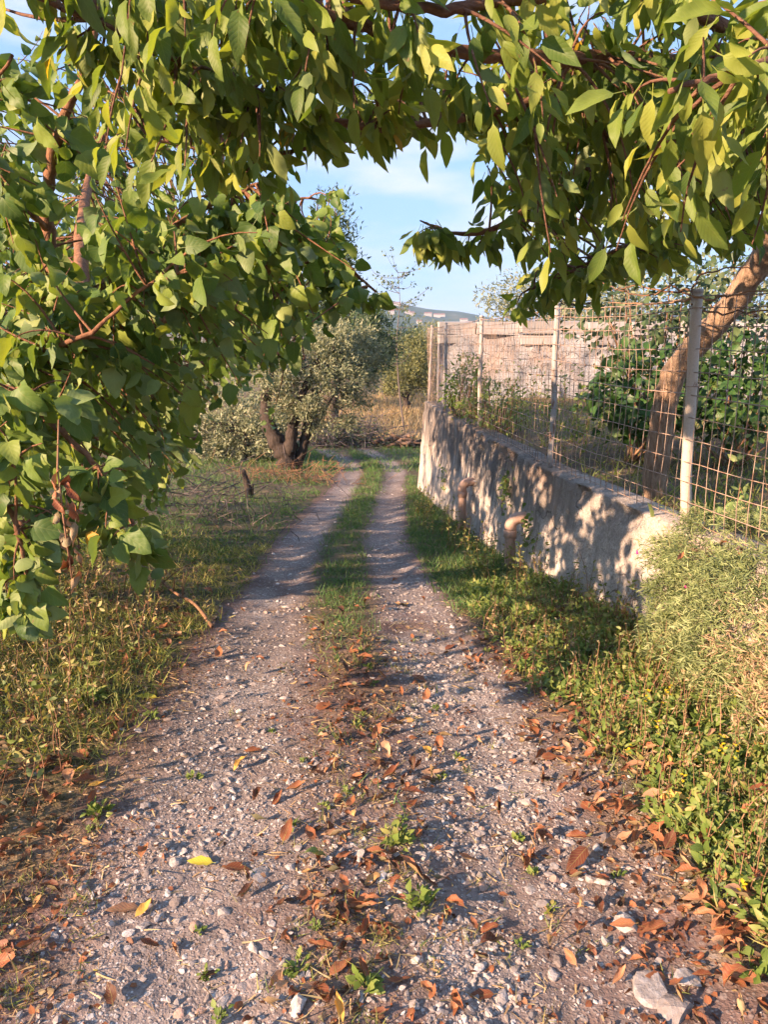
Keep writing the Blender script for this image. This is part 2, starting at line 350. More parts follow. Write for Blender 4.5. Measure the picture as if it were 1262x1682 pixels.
def masks(x, y):
    nz_ = fbm(x, y, 2.2, 9); n2 = fbm(x, y, 7, 12, 3)
    gl = np.exp(-(np.abs(x - lx(y) + .02 * rw(y)) / (.34 * rw(y))) ** 4); gr_ = np.exp(-(np.abs(x - rx_(y) - .02) / (.34 * rw(y))) ** 4)
    fg = sst(3.6, 2.3, y) * sst(-1.1, -.8, x) * sst(1.15, .75, x) * .38
    grav = np.clip(np.maximum(np.maximum(gl, gr_), fg) * np.maximum(sst(.26, .54, nz_ * .65 + n2 * .35 + .06), .9 * sst(4, 7, y)), 0, 1) * sst(27, 20, y)
    side = np.maximum(sst(.42, .62, (lx(y) - x) / rw(y)), sst(.36, .6, (x - rx_(y)) / rw(y)))
    cen = np.exp(-(np.abs(x - (lx(y) + rx_(y)) / 2) / .22) ** 4) * sst(3.4, 5.0, y)
    green = np.clip(np.maximum(side, cen) * sst(2.2, 4.2, y + 1.2 * side) * (.5 + nz_), 0, 1)
    dryn = np.clip(sst(.5, .7, n2) * (1 - grav) * .8 + sst(24, 30, y) * .8, 0, 1)
    return grav, green, dryn
xs = np.concatenate([-np.geomspace(3, 900, 46)[::-1], np.arange(-2.96, 2.6, .035), np.geomspace(2.62, 900, 46)])
ys = np.concatenate([[-60, -30, -15, -8, -5, -3, -2, -1, 0, .5], np.arange(.9, 6.5, .035), np.arange(6.5, 12, .08), np.arange(12, 30, .25), np.geomspace(30, 1490, 44)])
X, Y = np.meshgrid(xs, ys, indexing='ij'); Z = H(X, Y)
gm = masks(X.ravel(), Y.ravel())
nx, ny = X.shape; I = np.arange(nx * ny).reshape(nx, ny)
Fq = np.stack([I[:-1, :-1], I[1:, :-1], I[1:, 1:], I[:-1, 1:]], -1).reshape(-1, 4)
me = make_mesh('ground', np.stack([X.ravel(), Y.ravel(), Z.ravel()], -1), Fq, attrs=dict(gravel=gm[0], green=gm[1], dryness=gm[2]))
link('ground', me, M['ground'], label='stony dirt track ground with two wheel ruts between grass verges', cat='ground', kind='structure')
# raised garden behind the wall
def GH(x, y): return .60 + .05 * (fbm(x, y, 1.2, 21) - .5) - .012 * np.clip(np.asarray(y, float) - 4, 0, 40)
gx = np.concatenate([np.linspace(0, 3, 28), np.geomspace(3.3, 40, 16)]); gy = np.concatenate([np.linspace(-4, 11.7, 90)])
GX, GY = np.meshgrid(gx, gy, indexing='ij'); GXX = GX + wallx(GY) + .2
I = np.arange(GX.size).reshape(GX.shape); Fq = np.stack([I[:-1, :-1], I[1:, :-1], I[1:, 1:], I[:-1, 1:]], -1).reshape(-1, 4)
me = make_mesh('garden_ground', np.stack([GXX.ravel(), GY.ravel(), GH(GXX, GY).ravel()], -1), Fq,
               attrs=dict(gravel=np.zeros(GX.size), green=.55 * np.ones(GX.size), dryness=.5 * fbm(GXX, GY, 3, 4).ravel()))
link('garden_ground', me, M['ground'], label='raised garden soil behind the retaining wall', cat='ground', kind='structure')
gx2 = np.linspace(0, 38, 30); gy2 = np.linspace(11.7, 14.6, 12); GX, GY = np.meshgrid(gx2, gy2, indexing='ij'); GX = GX + .84 + .06 * (GY - 11.7)
I = np.arange(GX.size).reshape(GX.shape); Fq = np.stack([I[:-1, :-1], I[1:, :-1], I[1:, 1:], I[:-1, 1:]], -1).reshape(-1, 4)
zz = np.where(I % 12 >= 11, -2.2, GH(GX, GY)); zz[0, :] = -1.6
me = make_mesh('garden_terrace', np.stack([GX.ravel(), GY.ravel(), zz.ravel()], -1), Fq,
               attrs=dict(gravel=np.zeros(GX.size), green=.55 * np.ones(GX.size), dryness=.5 * np.ones(GX.size)))
link('garden_terrace', me, M['ground'], label='raised garden soil around the ruined wall', cat='ground', kind='structure')

# ------------------------------------------------------------------ retaining wall
wl = np.concatenate([np.arange(1.0, 11.9, .055), [11.9]])
fr = np.linspace(-.12, 1, 17)
def wtopz(y): return np.interp(y, [0, 3.8, 5.5, 8, 10, 12], [.68, .665, .66, .615, .59, .56]) + .018 * (fbm(y, y * 0, 3.1, 40) - .5)
rows = []; att = []
for f in fr:                                             # front face, foot to top, slight batter
    zb = H(wallx(wl) - .1, wl) - .05; z = zb + (wtopz(wl) - .022 - zb) * f
    x = wallx(wl) - .09 * (1 - np.clip(f, 0, 1)) + .030 * (fbm(wl, z, 2.2, 41) - .5) + .03 * (fbm(wl, z, 13, 43, 3) - .5) + .03 * sst(.66, .72, fbm(wl, z, 4.5, 46)) + .05 * sst(.80, 1.0, f) * sst(.6, .7, fbm(wl, wl * 0, 3.3, 47))
    rows.append(np.stack([x, wl, z], -1)); att.append(np.full(len(wl), f))
for q, (dx, dz) in enumerate([(.006, -.010), (.022, 0), (.10, .006), (.16, .004), (.21, .0), (.235, -.02), (.24, -.30)]):
    rows.append(np.stack([wallx(wl) + dx + .012 * (fbm(wl, wl * 0 + q, 9, 44) - .5), wl, wtopz(wl) + dz + .012 * (fbm(wl, wl * 0 + q, 14, 45) - .5)], -1)); att.append(np.full(len(wl), 1.0))
V = np.stack(rows, 0); I = np.arange(V.shape[0] * V.shape[1]).reshape(V.shape[:2])
Fq = np.stack([I[:-1, :-1], I[:-1, 1:], I[1:, 1:], I[1:, :-1]], -1).reshape(-1, 4)
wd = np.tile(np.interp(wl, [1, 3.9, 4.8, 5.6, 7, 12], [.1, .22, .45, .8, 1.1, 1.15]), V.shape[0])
V = V.reshape(-1, 3); n0 = len(V)
ec = I[:, -1]; cen = V[ec].mean(0)                       # far end closed
V = np.vstack([V, cen]); ef = np.array([[n0, ec[i], ec[i + 1]] for i in range(len(ec) - 1)] + [[n0, ec[-1], ec[0]]])
Ft = np.vstack([Fq[:, [0, 1, 2]], Fq[:, [0, 2, 3]], ef])
wall_o = link('retaining_wall', make_mesh('retaining_wall', V, Ft, attrs=dict(wtop=np.append(np.concatenate(att), .5), wdark=np.append(wd, .9))), M['wall'],
     label='long low rendered retaining wall with dark lichen streaks, right of the track', cat='wall')

# ------------------------------------------------------------------ fence: posts and rusty wire mesh
PB = [(2.62, -.6), (2.02, 1.55), (1.56, 3.8), (1.225, 5.5), (1.01, 8.0), (.80, 10.0), (.69, 11.75)]
PB = [(x + .005, y) for x, y in PB]
fence = thing('wire_fence', (PB[2][0], PB[2][1], .66), 'rusty welded wire mesh fence on grey pipe posts above the retaining wall', 'fence')
tops = []
for k, (x, y) in enumerate(PB):
    z0 = float(wtopz(y)) - .05; h = [1.2, 1.2, 1.17, 1.17, 1.16, 1.14, 1.14][k]
    lean = [0, 0, -.045, -.01, -.01, -.01, .035][k]
    top = np.array([x + lean, y + .01, z0 + h + .05]); tops.append(top)
    r = [.026, .026, .027, .021, .022, .021, .020][k]
    P = np.array([x, y, z0]) + np.linspace(0, 1, 9)[:, None] * (top - np.array([x, y, z0]))
    P[:, 0] += .004 * rng.normal(size=9)
    g = G_(); V, F, U = tube(P, r, 14); g.add(V, F, .5)
    p = g.obj('post', M['post_w' if k == 2 else 'post'], fence)
    if k == 2: p['label'] = 'pale whitewashed pipe post nearest the camera'
    g = G_(); V, F, U = tube([top - [0, 0, .012], top + [0, 0, .004], top + [0, 0, .010]], [r * 1.12, r * 1.12, r * .6], 14); g.add(V, F, .5); g.obj('post_cap', M['post'], p)
    if k in (2, 3, 4, 5):
        g = G_()
        for zz in (.25, .62, .93):
            c = P[0] + (top - P[0]) * zz; a = np.linspace(0, 6.28, 12); g.add(*tube(c + np.stack([np.cos(a) * (r + .003), np.sin(a) * (r + .003), .006 * a / 6.28], -1), .0022, 4)[:2])
        g.obj('wire_tie', M['wire'], p)
def bay(A, B, za, zb, ha, hb):
    """welded mesh between two posts: vertical wires 7.5 cm apart, horizontal ones closer near the foot"""
    A = np.array(A, float); B = np.array(B, float); Ld = np.linalg.norm(B - A); g = G_()
    k0 = rng.random() * 10
    hs = np.array([.015, .10, .19, .28, .38, .48, .58, .68, .78, .875, .95, 1.0])
    def pt(t, s):
        b = A + (B - A) * t; z = (za + (zb - za) * t) + (ha + (hb - ha) * t) * s
        sag = -.022 * math.sin(math.pi * t) * s
        off = .022 * (vn(t * Ld * 1.1, s * 2.3, 1.6, k0) - .5) * 2
        return np.array([b[0] + off, b[1], z + sag + .010 * (vn(t * Ld * 2, s * 3, 2., k0 + 3) - .5)])
    for s in hs:
        n = max(5, int(Ld / .14)); g.add(*tube([pt(t, s) for t in np.linspace(0, 1, n)], .0024 if s not in (.58, 1.0) else .0030, 4)[:2])
    nv = int(Ld / .072)
    for i in range(1, nv):
        t = i / nv + .003 * rng.normal(); lo = .0; hi = 1.0 + .012 * rng.random()
        g.add(*tube([pt(t + .0015 * rng.normal(), s) for s in np.linspace(lo, hi, 8)], .0021, 4)[:2])
    g.obj('mesh_panel', M['wire'], fence)
for k in range(len(PB) - 1):
    z0 = float(wtopz(PB[k][1])) + .02; z1 = float(wtopz(PB[k + 1][1])) + .02
    f = -.03
    bay((PB[k][0] + f, PB[k][1]), (PB[k + 1][0] + f, PB[k + 1][1]), z0, z1, tops[k][2] - z0 - .03, tops[k + 1][2] - z1 - .03)
bay((PB[-1][0], PB[-1][1]), (4.2, 11.95), .6, .6, 1.08, 1.08)

# ------------------------------------------------------------------ drain pipes bending out of the wall
def pipe(px, Yw, ztop, zbot, r, label):
    xw = float(wallx(Yw)); xo = xw - .16
    root = thing('drain_pipe', (xo, Yw, zbot), label, 'pipe')
    g = G_()
    a = np.linspace(0, math.pi / 2, 8)
    el = np.stack([xo + .075 - .075 * np.sin(a)[::-1] * 1.0, np.full(8, Yw), ztop - .075 + .075 * np.cos(a)[::-1]], -1)
    el = np.array([[xo + .075 - .075 * math.cos(t), Yw, ztop - .075 + .075 * math.sin(t)] for t in np.linspace(0, math.pi / 2, 9)])
    P = np.vstack([[[xo, Yw, ztop - .10]], el, [[xw + .03, Yw, ztop]]]); g.add(*tube(P, r * 1.10, 16)[:2]); g.obj('elbow', M['clay'], root)
    g = G_(); P = np.linspace([xo + .012, Yw + .01, zbot - .08], [xo, Yw, ztop - .11], 6); g.add(*tube(P, r, 16)[:2]); g.obj('down_pipe', M['clay'], root)
    g = G_(); g.add(*tube([[xo, Yw, ztop - .16], [xo, Yw, ztop - .155], [xo, Yw, ztop - .10], [xo, Yw, ztop - .095]], [r * 1.02, r * 1.24, r * 1.24, r * 1.05], 16)[:2]); g.obj('socket', M['clay'], root)
    g = G_()                                             # rough mortar collar where it leaves the wall
    for q in range(9):
        t = q / 9 * 6.28; c = np.array([xw - .03 + .02 * rng.random(), Yw + math.cos(t) * r * 1.35, ztop + math.sin(t) * r * 1.35])
        V, F = STONE[q % len(STONE)]; g.add(V * rng.uniform(.022, .036) + c, F, rng.uniform(.4, .7))
    g.obj('mortar_collar', M['stone'], root, False)

# stone templates (faceted lumps of 20..80 triangles)
def ico():
    p = (1 + 5 ** .5) / 2
    V = unit(np.array([[-1, p, 0], [1, p, 0], [-1, -p, 0], [1, -p, 0], [0, -1, p], [0, 1, p], [0, -1, -p], [0, 1, -p], [p, 0, -1], [p, 0, 1], [-p, 0, -1], [-p, 0, 1]], float))
    F = np.array([[0, 11, 5], [0, 5, 1], [0, 1, 7], [0, 7, 10], [0, 10, 11], [1, 5, 9], [5, 11, 4], [11, 10, 2], [10, 7, 6], [7, 1, 8], [3, 9, 4], [3, 4, 2], [3, 2, 6], [3, 6, 8], [3, 8, 9], [4, 9, 5], [2, 4, 11], [6, 2, 10], [8, 6, 7], [9, 8, 1]])
    return V, F
def subdiv(V, F):
    V = list(map(tuple, V)); d = {}; out = []
    def mid(a, b):
        k = (min(a, b), max(a, b))
        if k not in d: d[k] = len(V); V.append(tuple(unit((np.array(V[a]) + np.array(V[b])) / 2)))
        return d[k]
    for a, b, c in F:
        x, y, z = mid(a, b), mid(b, c), mid(c, a); out += [[a, x, z], [b, y, x], [c, z, y], [x, y, z]]
    return np.array(V), np.array(out)
IV, IF = ico(); SV, SF = subdiv(IV, IF)
def stone_shape(V, F, k, j=.25, flat=.6):
    r = np.random.default_rng(100 + k); W = V.copy()
    for q in range(11):                                   # planes that chop the lump into facets
        n = unit(r.normal(size=3)); d = r.uniform(.45, .82); s = W @ n; W = W - np.maximum(s - d, 0)[:, None] * n
    W = W * (1 + j * (r.random(len(W))[:, None] - .5)) * np.array([r.uniform(.85, 1.3), r.uniform(.6, 1), flat * r.uniform(.7, 1.1)])
    return W, F
STONE = [stone_shape(IV, IF, k) for k in range(8)]; BSTONE = [stone_shape(SV, SF, 20 + k, .06, .46) for k in range(10)]
pipe(845, 5.72, .22, -.22, .042, 'tan drain pipe elbow on the sunlit nearer stretch of wall')
pipe(748, 7.75, .10, -.42, .042, 'grey tan drain pipe on the shaded farther stretch of wall')

# ------------------------------------------------------------------ ruined plaster wall behind the fence
YR = 13.6
root = thing('ruined_wall', (3.2, YR, .3), 'crumbling plastered stone wall standing behind the wire fence', 'wall')
xs_ = np.linspace(.98, 6.2, 90); zs_ = np.linspace(.1, 1.57, 30); XX, ZZ = np.meshgrid(xs_, zs_, indexing='ij')
def ry(x): return YR - .22 * (x - 1)
dp = ry(XX) + .10 * (fbm(XX, ZZ, 1.8, 50) - .5) + .09 * (fbm(XX, ZZ, 6, 51, 3) - .5) + .05 * sst(.62, .7, fbm(XX, ZZ, 3, 52))
I = np.arange(XX.size).reshape(XX.shape); Fq = np.stack([I[:-1, :-1], I[1:, :-1], I[1:, 1:], I[:-1, 1:]], -1).reshape(-1, 4)
V = np.stack([XX.ravel(), dp.ravel(), ZZ.ravel()], -1); nV = len(V)
V = np.vstack([V, V[I[:, -1]] + [0, .5, 0], V[I[0, :]] + [0, .5, 0]]); a = nV + np.arange(len(xs_)); b = nV + len(xs_) + np.arange(len(zs_))
Fq = np.vstack([Fq, np.stack([I[:-1, -1], I[1:, -1], a[1:], a[:-1]], -1), np.stack([I[0, 1:], I[0, :-1], b[:-1], b[1:]], -1)])
V = V - np.array(root.location)
me = make_mesh('plaster_face', V, Fq, attrs=dict(wtop=np.full(len(V), .5), wdark=np.full(len(V), .55))); link('plaster_face', me, M['ruin'], root)
for row, (z, h) in enumerate([(1.40, .16), (1.565, .21)]):
    x = .97
    while x < 6.0:
        wdt = rng.uniform(.55, 1.2) if row else rng.uniform(.22, .8)
        if row == 0 and rng.random() < .45: x += wdt; continue
        g = G_(); y = float(ry(x + wdt / 2)); j = lambda: rng.uniform(-.012, .012)
        V = np.array([[sx, sy, sz] for sz in (z, z + h) for sx, sy in ((x + .004, y - .03), (x + wdt - .004, y - .03 - .0), (x + wdt - .004, y + .4), (x + .004, y + .4))]) + rng.uniform(-.022, .022, (8, 3))
        V[:, 1] += rng.uniform(-.02, .05)
        g.add(V, [[0, 1, 5, 4], [1, 2, 6, 5], [2, 3, 7, 6], [3, 0, 4, 7], [4, 5, 6, 7], [3, 2, 1, 0]], rng.random()); g.obj('stone_block', M['block'], root, False); x += wdt

# ------------------------------------------------------------------ leaf templates and trees
def leaf_t(wf, rows, cols, wid, bend, fold, curl=0.0, stalk=.0, twist=0.0, ser=0.0, roll=0.0):
    """leaf of unit length along +Y; wf(v) half-width profile"""
    v = np.linspace(0, 1, rows + 1); us = np.linspace(-1, 1, 2 * cols + 1); V = []; U = []
    th = 0.0; y = z = 0.0
    for i, a in enumerate(v):
        if i:
            th = bend * a; y += math.cos(th) / rows; z -= math.sin(th) / rows
        hw = wid * wf(a)
        if ser and 0 < i < rows: hw *= 1 + ser * (1 if i % 2 else -1)
        for u in us:
            xx = hw * u; zz = fold * abs(xx) + .06 * curl * math.sin(a * 9 + u * 2)
            if roll:
                t = u * roll; xx = hw * math.sin(t) / max(abs(roll), .1); zz += hw * (1 - math.cos(t)) / max(abs(roll), .1)
            tw = twist * a; V.append((xx * math.cos(tw), y, z + zz + xx * math.sin(tw))); U.append((u, a))
    c = 2 * cols + 1; F = []
    for i in range(rows):
        for k in range(c - 1):
            p, q, r, s = i * c + k, i * c + k + 1, (i + 1) * c + k + 1, (i + 1) * c + k
            if i == rows - 1 and wf(1) < 1e-6: F.append((p, q, i * c + c + cols)) ; continue
            if i == 0 and wf(0) < 1e-6: F.append((cols, r, s)); continue
            F += [(p, q, r), (p, r, s)]
    if stalk:
        n = len(V); V += [(-.011, -stalk, .02), (.011, -stalk, .02), (.011, .02, 0), (-.011, .02, 0)]; U += [(0, 0)] * 4; F += [(n, n + 1, n + 2), (n, n + 2, n + 3)]
    return np.array(V), np.array(F), np.array(U, float)
def w_cherry(v): return max(0, math.sin(math.pi * min(1, v ** .9))) ** .85 * (1 - .42 * v) * 1.28 * (1 if v < .995 else 0)
def w_mulb(v): return 0.0 if v >= .999 else (.42 if v <= .001 else min(1.0, .55 + 2.6 * v) * (1 - v ** 1.9) ** .8)
def w_lance(v): return 0.0 if v in (0, 1) else math.sin(math.pi * v ** .8) ** .8
def w_blade(v): return (1 - v) ** .7 if v < 1 else 0.0
CH = [leaf_t(w_cherry, 6, 1, .185, b, f, c, .28, t, .04) for b, f, c, t in ((.5, .35, .3, .1), (.9, .25, .5, -.3), (.2, .5, .4, .3), (1.2, .3, .3, .0), (.6, .6, .6, -.2), (-.3, .4, .5, .4))]
CH2 = [leaf_t(w_cherry, 7, 2, .185, b, f, c, .28, t, .05) for b, f, c, t in ((.5, .35, .35, .1), (.9, .25, .5, -.3), (.2, .5, .4, .3), (1.2, .3, .4, .0), (.6, .6, .6, -.2), (-.3, .4, .5, .4))]
CH2 = [(V, F, U) for V, F, U in CH2]
MU = [leaf_t(w_mulb, 5, 1, .40, b, f, c, .32, t) for b, f, c, t in ((.6, .3, .5, .1), (1.1, .2, .8, -.2), (.2, .45, .6, .3), (1.4, .35, .5, .1), (.7, .1, 1.0, -.3))]
MU2 = [leaf_t(w_mulb, 6, 2, .40, b, f, c, .32, t, .03) for b, f, c, t in ((.6, .3, .5, .1), (1.1, .2, .8, -.2), (.2, .45, .6, .3), (1.4, .35, .5, .1), (.7, .1, 1.0, -.3))]
DRY = [(lambda T: (T[0] * [1, 1, .62], T[1], T[2]))(leaf_t(w_cherry, 6, 2, .22, b, .2, c * 1.5, .12, t, .09, ro)) for b, c, t, ro in ((.9, 1.1, .5, 1.5), (-1.3, .8, -.8, 1.9), (1.7, 1.2, .9, 1.1), (-.6, 1.4, -.4, 2.3), (.3, .9, 1.4, 1.3), (2.2, 1.0, -.9, 1.6), (-.9, .7, .2, .8), (.2, .5, -.2, .5))]
LANCE = [leaf_t(w_lance, 4, 1, w_, b, .3, .2) for w_, b in ((.16, .9), (.2, .5), (.13, 1.3), (.24, .7))]
OLV = [leaf_t(w_lance, 2, 1, .16, b, .2) for b in (.3, .8, -.3)]
OVAL = [leaf_t(w_lance, 3, 1, .34, b, .25) for b in (.4, .9, .1)]
BLADE = [leaf_t(w_blade, 3, 0 or 1, wd, b, .4, 0, 0, t) for wd, b, t in ((.035, .5, .3), (.03, 1.1, -.4), (.04, 1.7, .5), (.028, .2, .2))]
def thin(T):   # blade without the mid column: cheap strip
    V, F, U = T; keep = np.array([i for i in range(len(V)) if i % 3 != 1]); mp_ = -np.ones(len(V), int); mp_[keep] = np.arange(len(keep))
    n = len(keep) // 2; FF = []
    for i in range(n - 1): FF += [(2 * i, 2 * i + 1, 2 * i + 3), (2 * i, 2 * i + 3, 2 * i + 2)]
    return V[keep], np.array(FF), U[keep]
BLADE = [thin(b) for b in BLADE]
STRAP = [leaf_t(w_lance, 4, 1, .055, b_, .5) for b_ in (.3, .7)]
NEEDLE = [leaf_t(w_lance, 2, 1, wd, b, .5) for wd, b in ((.06, .5), (.07, 1.0), (.055, .1))]

def scatter(g, temps, P, d, n, size, rnd):
    P = np.asarray(P); size = np.broadcast_to(size, (len(P),)); rnd = np.broadcast_to(rnd, (len(P),)); Mx = frames(d, n) * size[:, None, None]; pick = rng.integers(0, len(temps), len(P))
    for k, T in enumerate(temps):
        s = pick == k; g.inst(T, Mx[s], P[s], rnd[s])

def leaf_objects(name, temps, mat, root, P, Mx, rnd, tints):
    """single leaves as parts, sharing mesh data between alike pieces"""
    cache = {}; b = np.array(root.location)
    for i in range(len(P)):
        k = int(rng.integers(len(temps))); q = int(np.argmin(np.abs(tints - rnd[i])))
        if (k, q) not in cache:
            V, F, U = temps[k]; m = make_mesh(name, V, F, np.full(len(V), tints[q]), U); m.materials.append(mat); cache[(k, q)] = m
        o = bpy.data.objects.new(name, cache[(k, q)]); COL.objects.link(o); o.parent = root
        m4 = np.eye(4); m4[:3, :3] = Mx[i]; m4[:3, 3] = P[i] - b; o.matrix_basis = Matrix(m4.tolist())

def grow(root, limbs, centers, temps, temps2, mat, barkm, size, nleaf, droop, nparts, nrmbias, spread=.13, twr=.004, rspread=.28):
    """limbs: list of (points, r0, r1); twigs run from the nearest limb to each cluster centre and carry leaves"""
    S = []
    for k, (pts, r0, r1) in enumerate(limbs):
        P = smooth_path(pts, 7); P[1:-1] += rng.normal(size=(len(P) - 2, 3)) * min(r1, .008) * .45
        g = G_(); V, F, U = tube(P, np.linspace(r0, r1, len(P)) * (1 + (.04 if k == 0 else .06) * np.sin(np.arange(len(P)) * 1.9)), 16 if k == 0 else 8, .06 if k == 0 else .15); g.add(V, F, .5, U)
        g.obj('trunk' if k == 0 else 'limb', barkm[0 if k == 0 else 1], root); S.append(P[2 if k else len(P) // 2:])
    S = np.vstack(S); tw = G_(); LP = []; LD = []; LN = []; LR = []
    for c in centers:
        dd = np.linalg.norm(S - c, axis=1); a = S[int(rng.choice(np.argpartition(dd, 7)[:7]))]; ln = np.linalg.norm(c - a)
        mid = (a + c) / 2 + rng.normal(size=3) * .10 * ln + np.array([0, 0, .10 * ln])
        t = np.linspace(0, 1, 7)[:, None]; tip = c + np.array([0, 0, -droop * .05])
        Q = (1 - t) ** 2 * a + 2 * t * (1 - t) * mid + t * t * tip
        V, F, U = tube(Q, np.linspace(twr * (1 + ln), twr * .45, 7), 5, .1, False); tw.add(V, F, .5, U)
        n = int(rng.integers(nleaf[0], nleaf[1] + 1)); tdir = unit(Q[-1] - Q[-3])
        start = max(.15, 1 - .45 / max(ln, .45)); crnd = rng.normal() * .10
        for i in range(n):
            u = start + (1 - start) * (i + .6) / n; j = min(int(u * 6), 5); p = Q[j] + (Q[j + 1] - Q[j]) * (u * 6 - j)
            side = unit(np.cross(tdir, rng.normal(size=3)))
            d = unit(tdir * .35 + side * .7 + np.array([0, 0, -droop]) + rng.normal(size=3) * rspread)
            nn = unit(np.array(nrmbias) + rng.normal(size=3) * .75)
            LP.append(p + side * spread * .25 * rng.random() + d * .03); LD.append(d); LN.append(nn); LR.append(np.clip(.47 + crnd + rng.normal() * .27, 0, .9) if rng.random() > .0025 else 1.0)
    tw.obj('twig', barkm[1], root, kind='stuff')
    LP = np.array(LP); LD = np.array(LD); LN = np.array(LN); LR = np.array(LR); sz = size * np.clip(rng.normal(1, .27, len(LP)), .4, 1.5)
    Mx = frames(LD, LN) * sz[:, None, None]
    px, py, dep = topx(LP + LD * sz[:, None] * .5)
    vis = (px > -10) & (px < 1272) & (py > -10) & (py < 1692) & (dep > .3); key = np.where(vis, dep / sz * size, 1e9)
    od = np.argsort(key)[:nparts]; sel = np.zeros(len(LP), bool); sel[od] = True
    sel &= vis
    leaf_objects('leaf', temps2, mat, root, LP[sel], Mx[sel], LR[sel], np.array([.1, .3, .42, .52, .62, .75, .9, 1.0]))
    g = G_(); pick = rng.integers(0, len(temps), len(LP))
    for k, T in enumerate(temps):
        s = (~sel) & (pick == k); g.inst(T, Mx[s], LP[s], LR[s])
    g.obj('foliage', mat, root, kind='stuff')
    return len(LP)
def inpoly(x, y, poly):
    r = np.zeros(len(x), bool); n = len(poly)
    for i in range(n):
        (x0, y0), (x1, y1) = poly[i], poly[i - 1]
        c = ((y0 > y) != (y1 > y)) & (x < (x1 - x0) * (y - y0) / (y1 - y0 + 1e-9) + x0); r ^= c
    return r
def fill(poly, n, y0, y1, minsep=0.0, edge=None):
    """random points of a crown volume: a leaning prism between the depths y0 and y1"""
    p = np.array(poly, float); out = []
    while len(out) < n:
        x = rng.uniform(p[:, 0].min(), p[:, 0].max(), 400); y = rng.uniform(p[:, 1].min(), p[:, 1].max(), 400); k = inpoly(x, y, poly)
        for a, b in zip(x[k], y[k]): out.append(at(a, b, rng.uniform(y0, y1)))
    return np.array(out[:n])
A = lambda *q: [at(*p) for p in q]

# cherry tree: leaning trunk behind the fence, limbs reaching over the track
cb = at(1075, 812, 4.75)
cherry = thing('cherry_tree', cb, 'cherry tree leaning behind the fence, its leafy limbs arching over the track', 'tree')
TR = A((1073, 830, 4.75), (1080, 760, 4.75), (1090, 680, 4.72), (1108, 615, 4.66), (1150, 560, 4.55), (1200, 505, 4.4), (1250, 430, 4.25), (1300, 340, 4.05), (1345, 230, 3.75))
limbs = [(TR, .078, .064),
 (A((1345, 230, 3.75), (1250, 120, 3.1), (1060, 98, 2.6), (850, 94, 2.3), (700, 76, 2.2), (570, 34, 2.1), (490, -10, 2.0), (350, -120, 1.9)), .028, .009),
 (A((1060, 98, 2.6), (930, 120, 2.65), (870, 165, 2.7), (760, 193, 2.6), (620, 210, 2.4), (500, 185, 2.3), (400, 140, 2.25), (290, 98, 2.2), (195, 52, 2.2), (100, 15, 2.1)), .017, .005),
 (A((620, 210, 2.4), (540, 240, 2.4), (400, 254, 2.4), (300, 240, 2.4), (225, 222, 2.35)), .008, .003),
 (A((1345, 230, 3.75), (1210, 240, 3.4), (1070, 238, 3.2), (940, 285, 3.1), (830, 368, 3.1), (750, 384, 3.1), (690, 362, 3.1)), .030, .003),
 (A((1320, 300, 3.95), (1150, 365, 3.5), (1030, 405, 3.35), (920, 455, 3.3), (862, 480, 3.3)), .018, .004),
 (A((1290, 90, 3.0), (1050, -10, 2.4), (820, 2, 2.1), (720, 18, 2.05), (600, -2, 2.0), (450, -70, 1.9)), .022, .008),
 (A((1345, 230, 3.75), (1330, 60, 3.2), (1200, -260, 2.8), (900, -500, 2.4), (500, -560, 2.1)), .045, .012),
 (A((1330, 60, 3.2), (1450, 20, 2.5), (1350, 70, 1.9), (1200, 120, 1.65), (1100, 150, 1.6)), .02, .005),
 (A((1345, 230, 3.75), (1450, 100, 4.1), (1600, -200, 4.3), (1650, -500, 4.2)), .05, .012),
 (A((940, 95, 2.5), (960, 160, 2.7), (985, 215, 2.9)), .010, .004),
 (A((490, -10, 2.0), (300, -60, 2.0), (120, -60, 2.0), (0, -20, 2.1)), .009, .004)]
bx = [-200, 60, 130, 200, 300, 400, 480, 540, 600, 660, 720, 745, 800, 860, 900, 1000, 1100, 1200, 1300, 1500]
bl = [-60, 20, 180, 250, 270, 280, 265, 220, 195, 200, 205, 215, 280, 350, 410, 425, 400, 370, 350, 330]
poly1 = [(a, b - 18) for a, b in zip(bx, bl)] + [(1500, -250), (-200, -250)]
cl = [fill(poly1, 270, 1.95, 3.0), fill([(740, 60), (1420, 40), (1420, 330), (1200, 360), (1080, 400), (920, 415), (870, 360), (810, 270), (755, 180)], 260, 2.5, 4.0),
      fill([(850, 415), (1100, 385), (1290, 340), (1290, 365), (1100, 415), (900, 465)], 30, 3.0, 3.8), fill([(560, 90), (740, 90), (735, 205), (560, 200)], 18, 2.2, 2.9), fill([(60, 0), (560, 0), (560, 200), (480, 260), (300, 270), (180, 230), (80, 120)], 50, 1.9, 2.5),
      fill([(-500, -250), (1900, -250), (1900, -1100), (-300, -900)], 60, 1.6, 4.2),
      np.array(A((705, 360, 3.1), (735, 376, 3.1), (770, 380, 3.15), (800, 366, 3.1), (825, 350, 3.1), (715, 372, 3.05), (850, 335, 3.15), (690, 362, 3.1), (720, 368, 3.1), (752, 384, 3.1), (790, 380, 3.1), (730, 375, 3.15), (700, 366, 3.05), (862, 478, 3.3), (880, 470, 3.3), (910, 460, 3.3), (945, 455, 3.3), (980, 440, 3.3), (850, 485, 3.25), (1090, 165, 1.75), (1040, 130, 1.75), (1230, 60, 1.7), (1160, 20, 1.6), (1240, 370, 1.9)))]
nl = grow(cherry, limbs, np.vstack(cl), CH, CH2, M['cherry'], (M['trunk_bark'], M['cherry_bark']), .088, (7, 11), .85, 300, (-.55, -.6, .35), rspread=.36)
print('cherry leaves', nl)

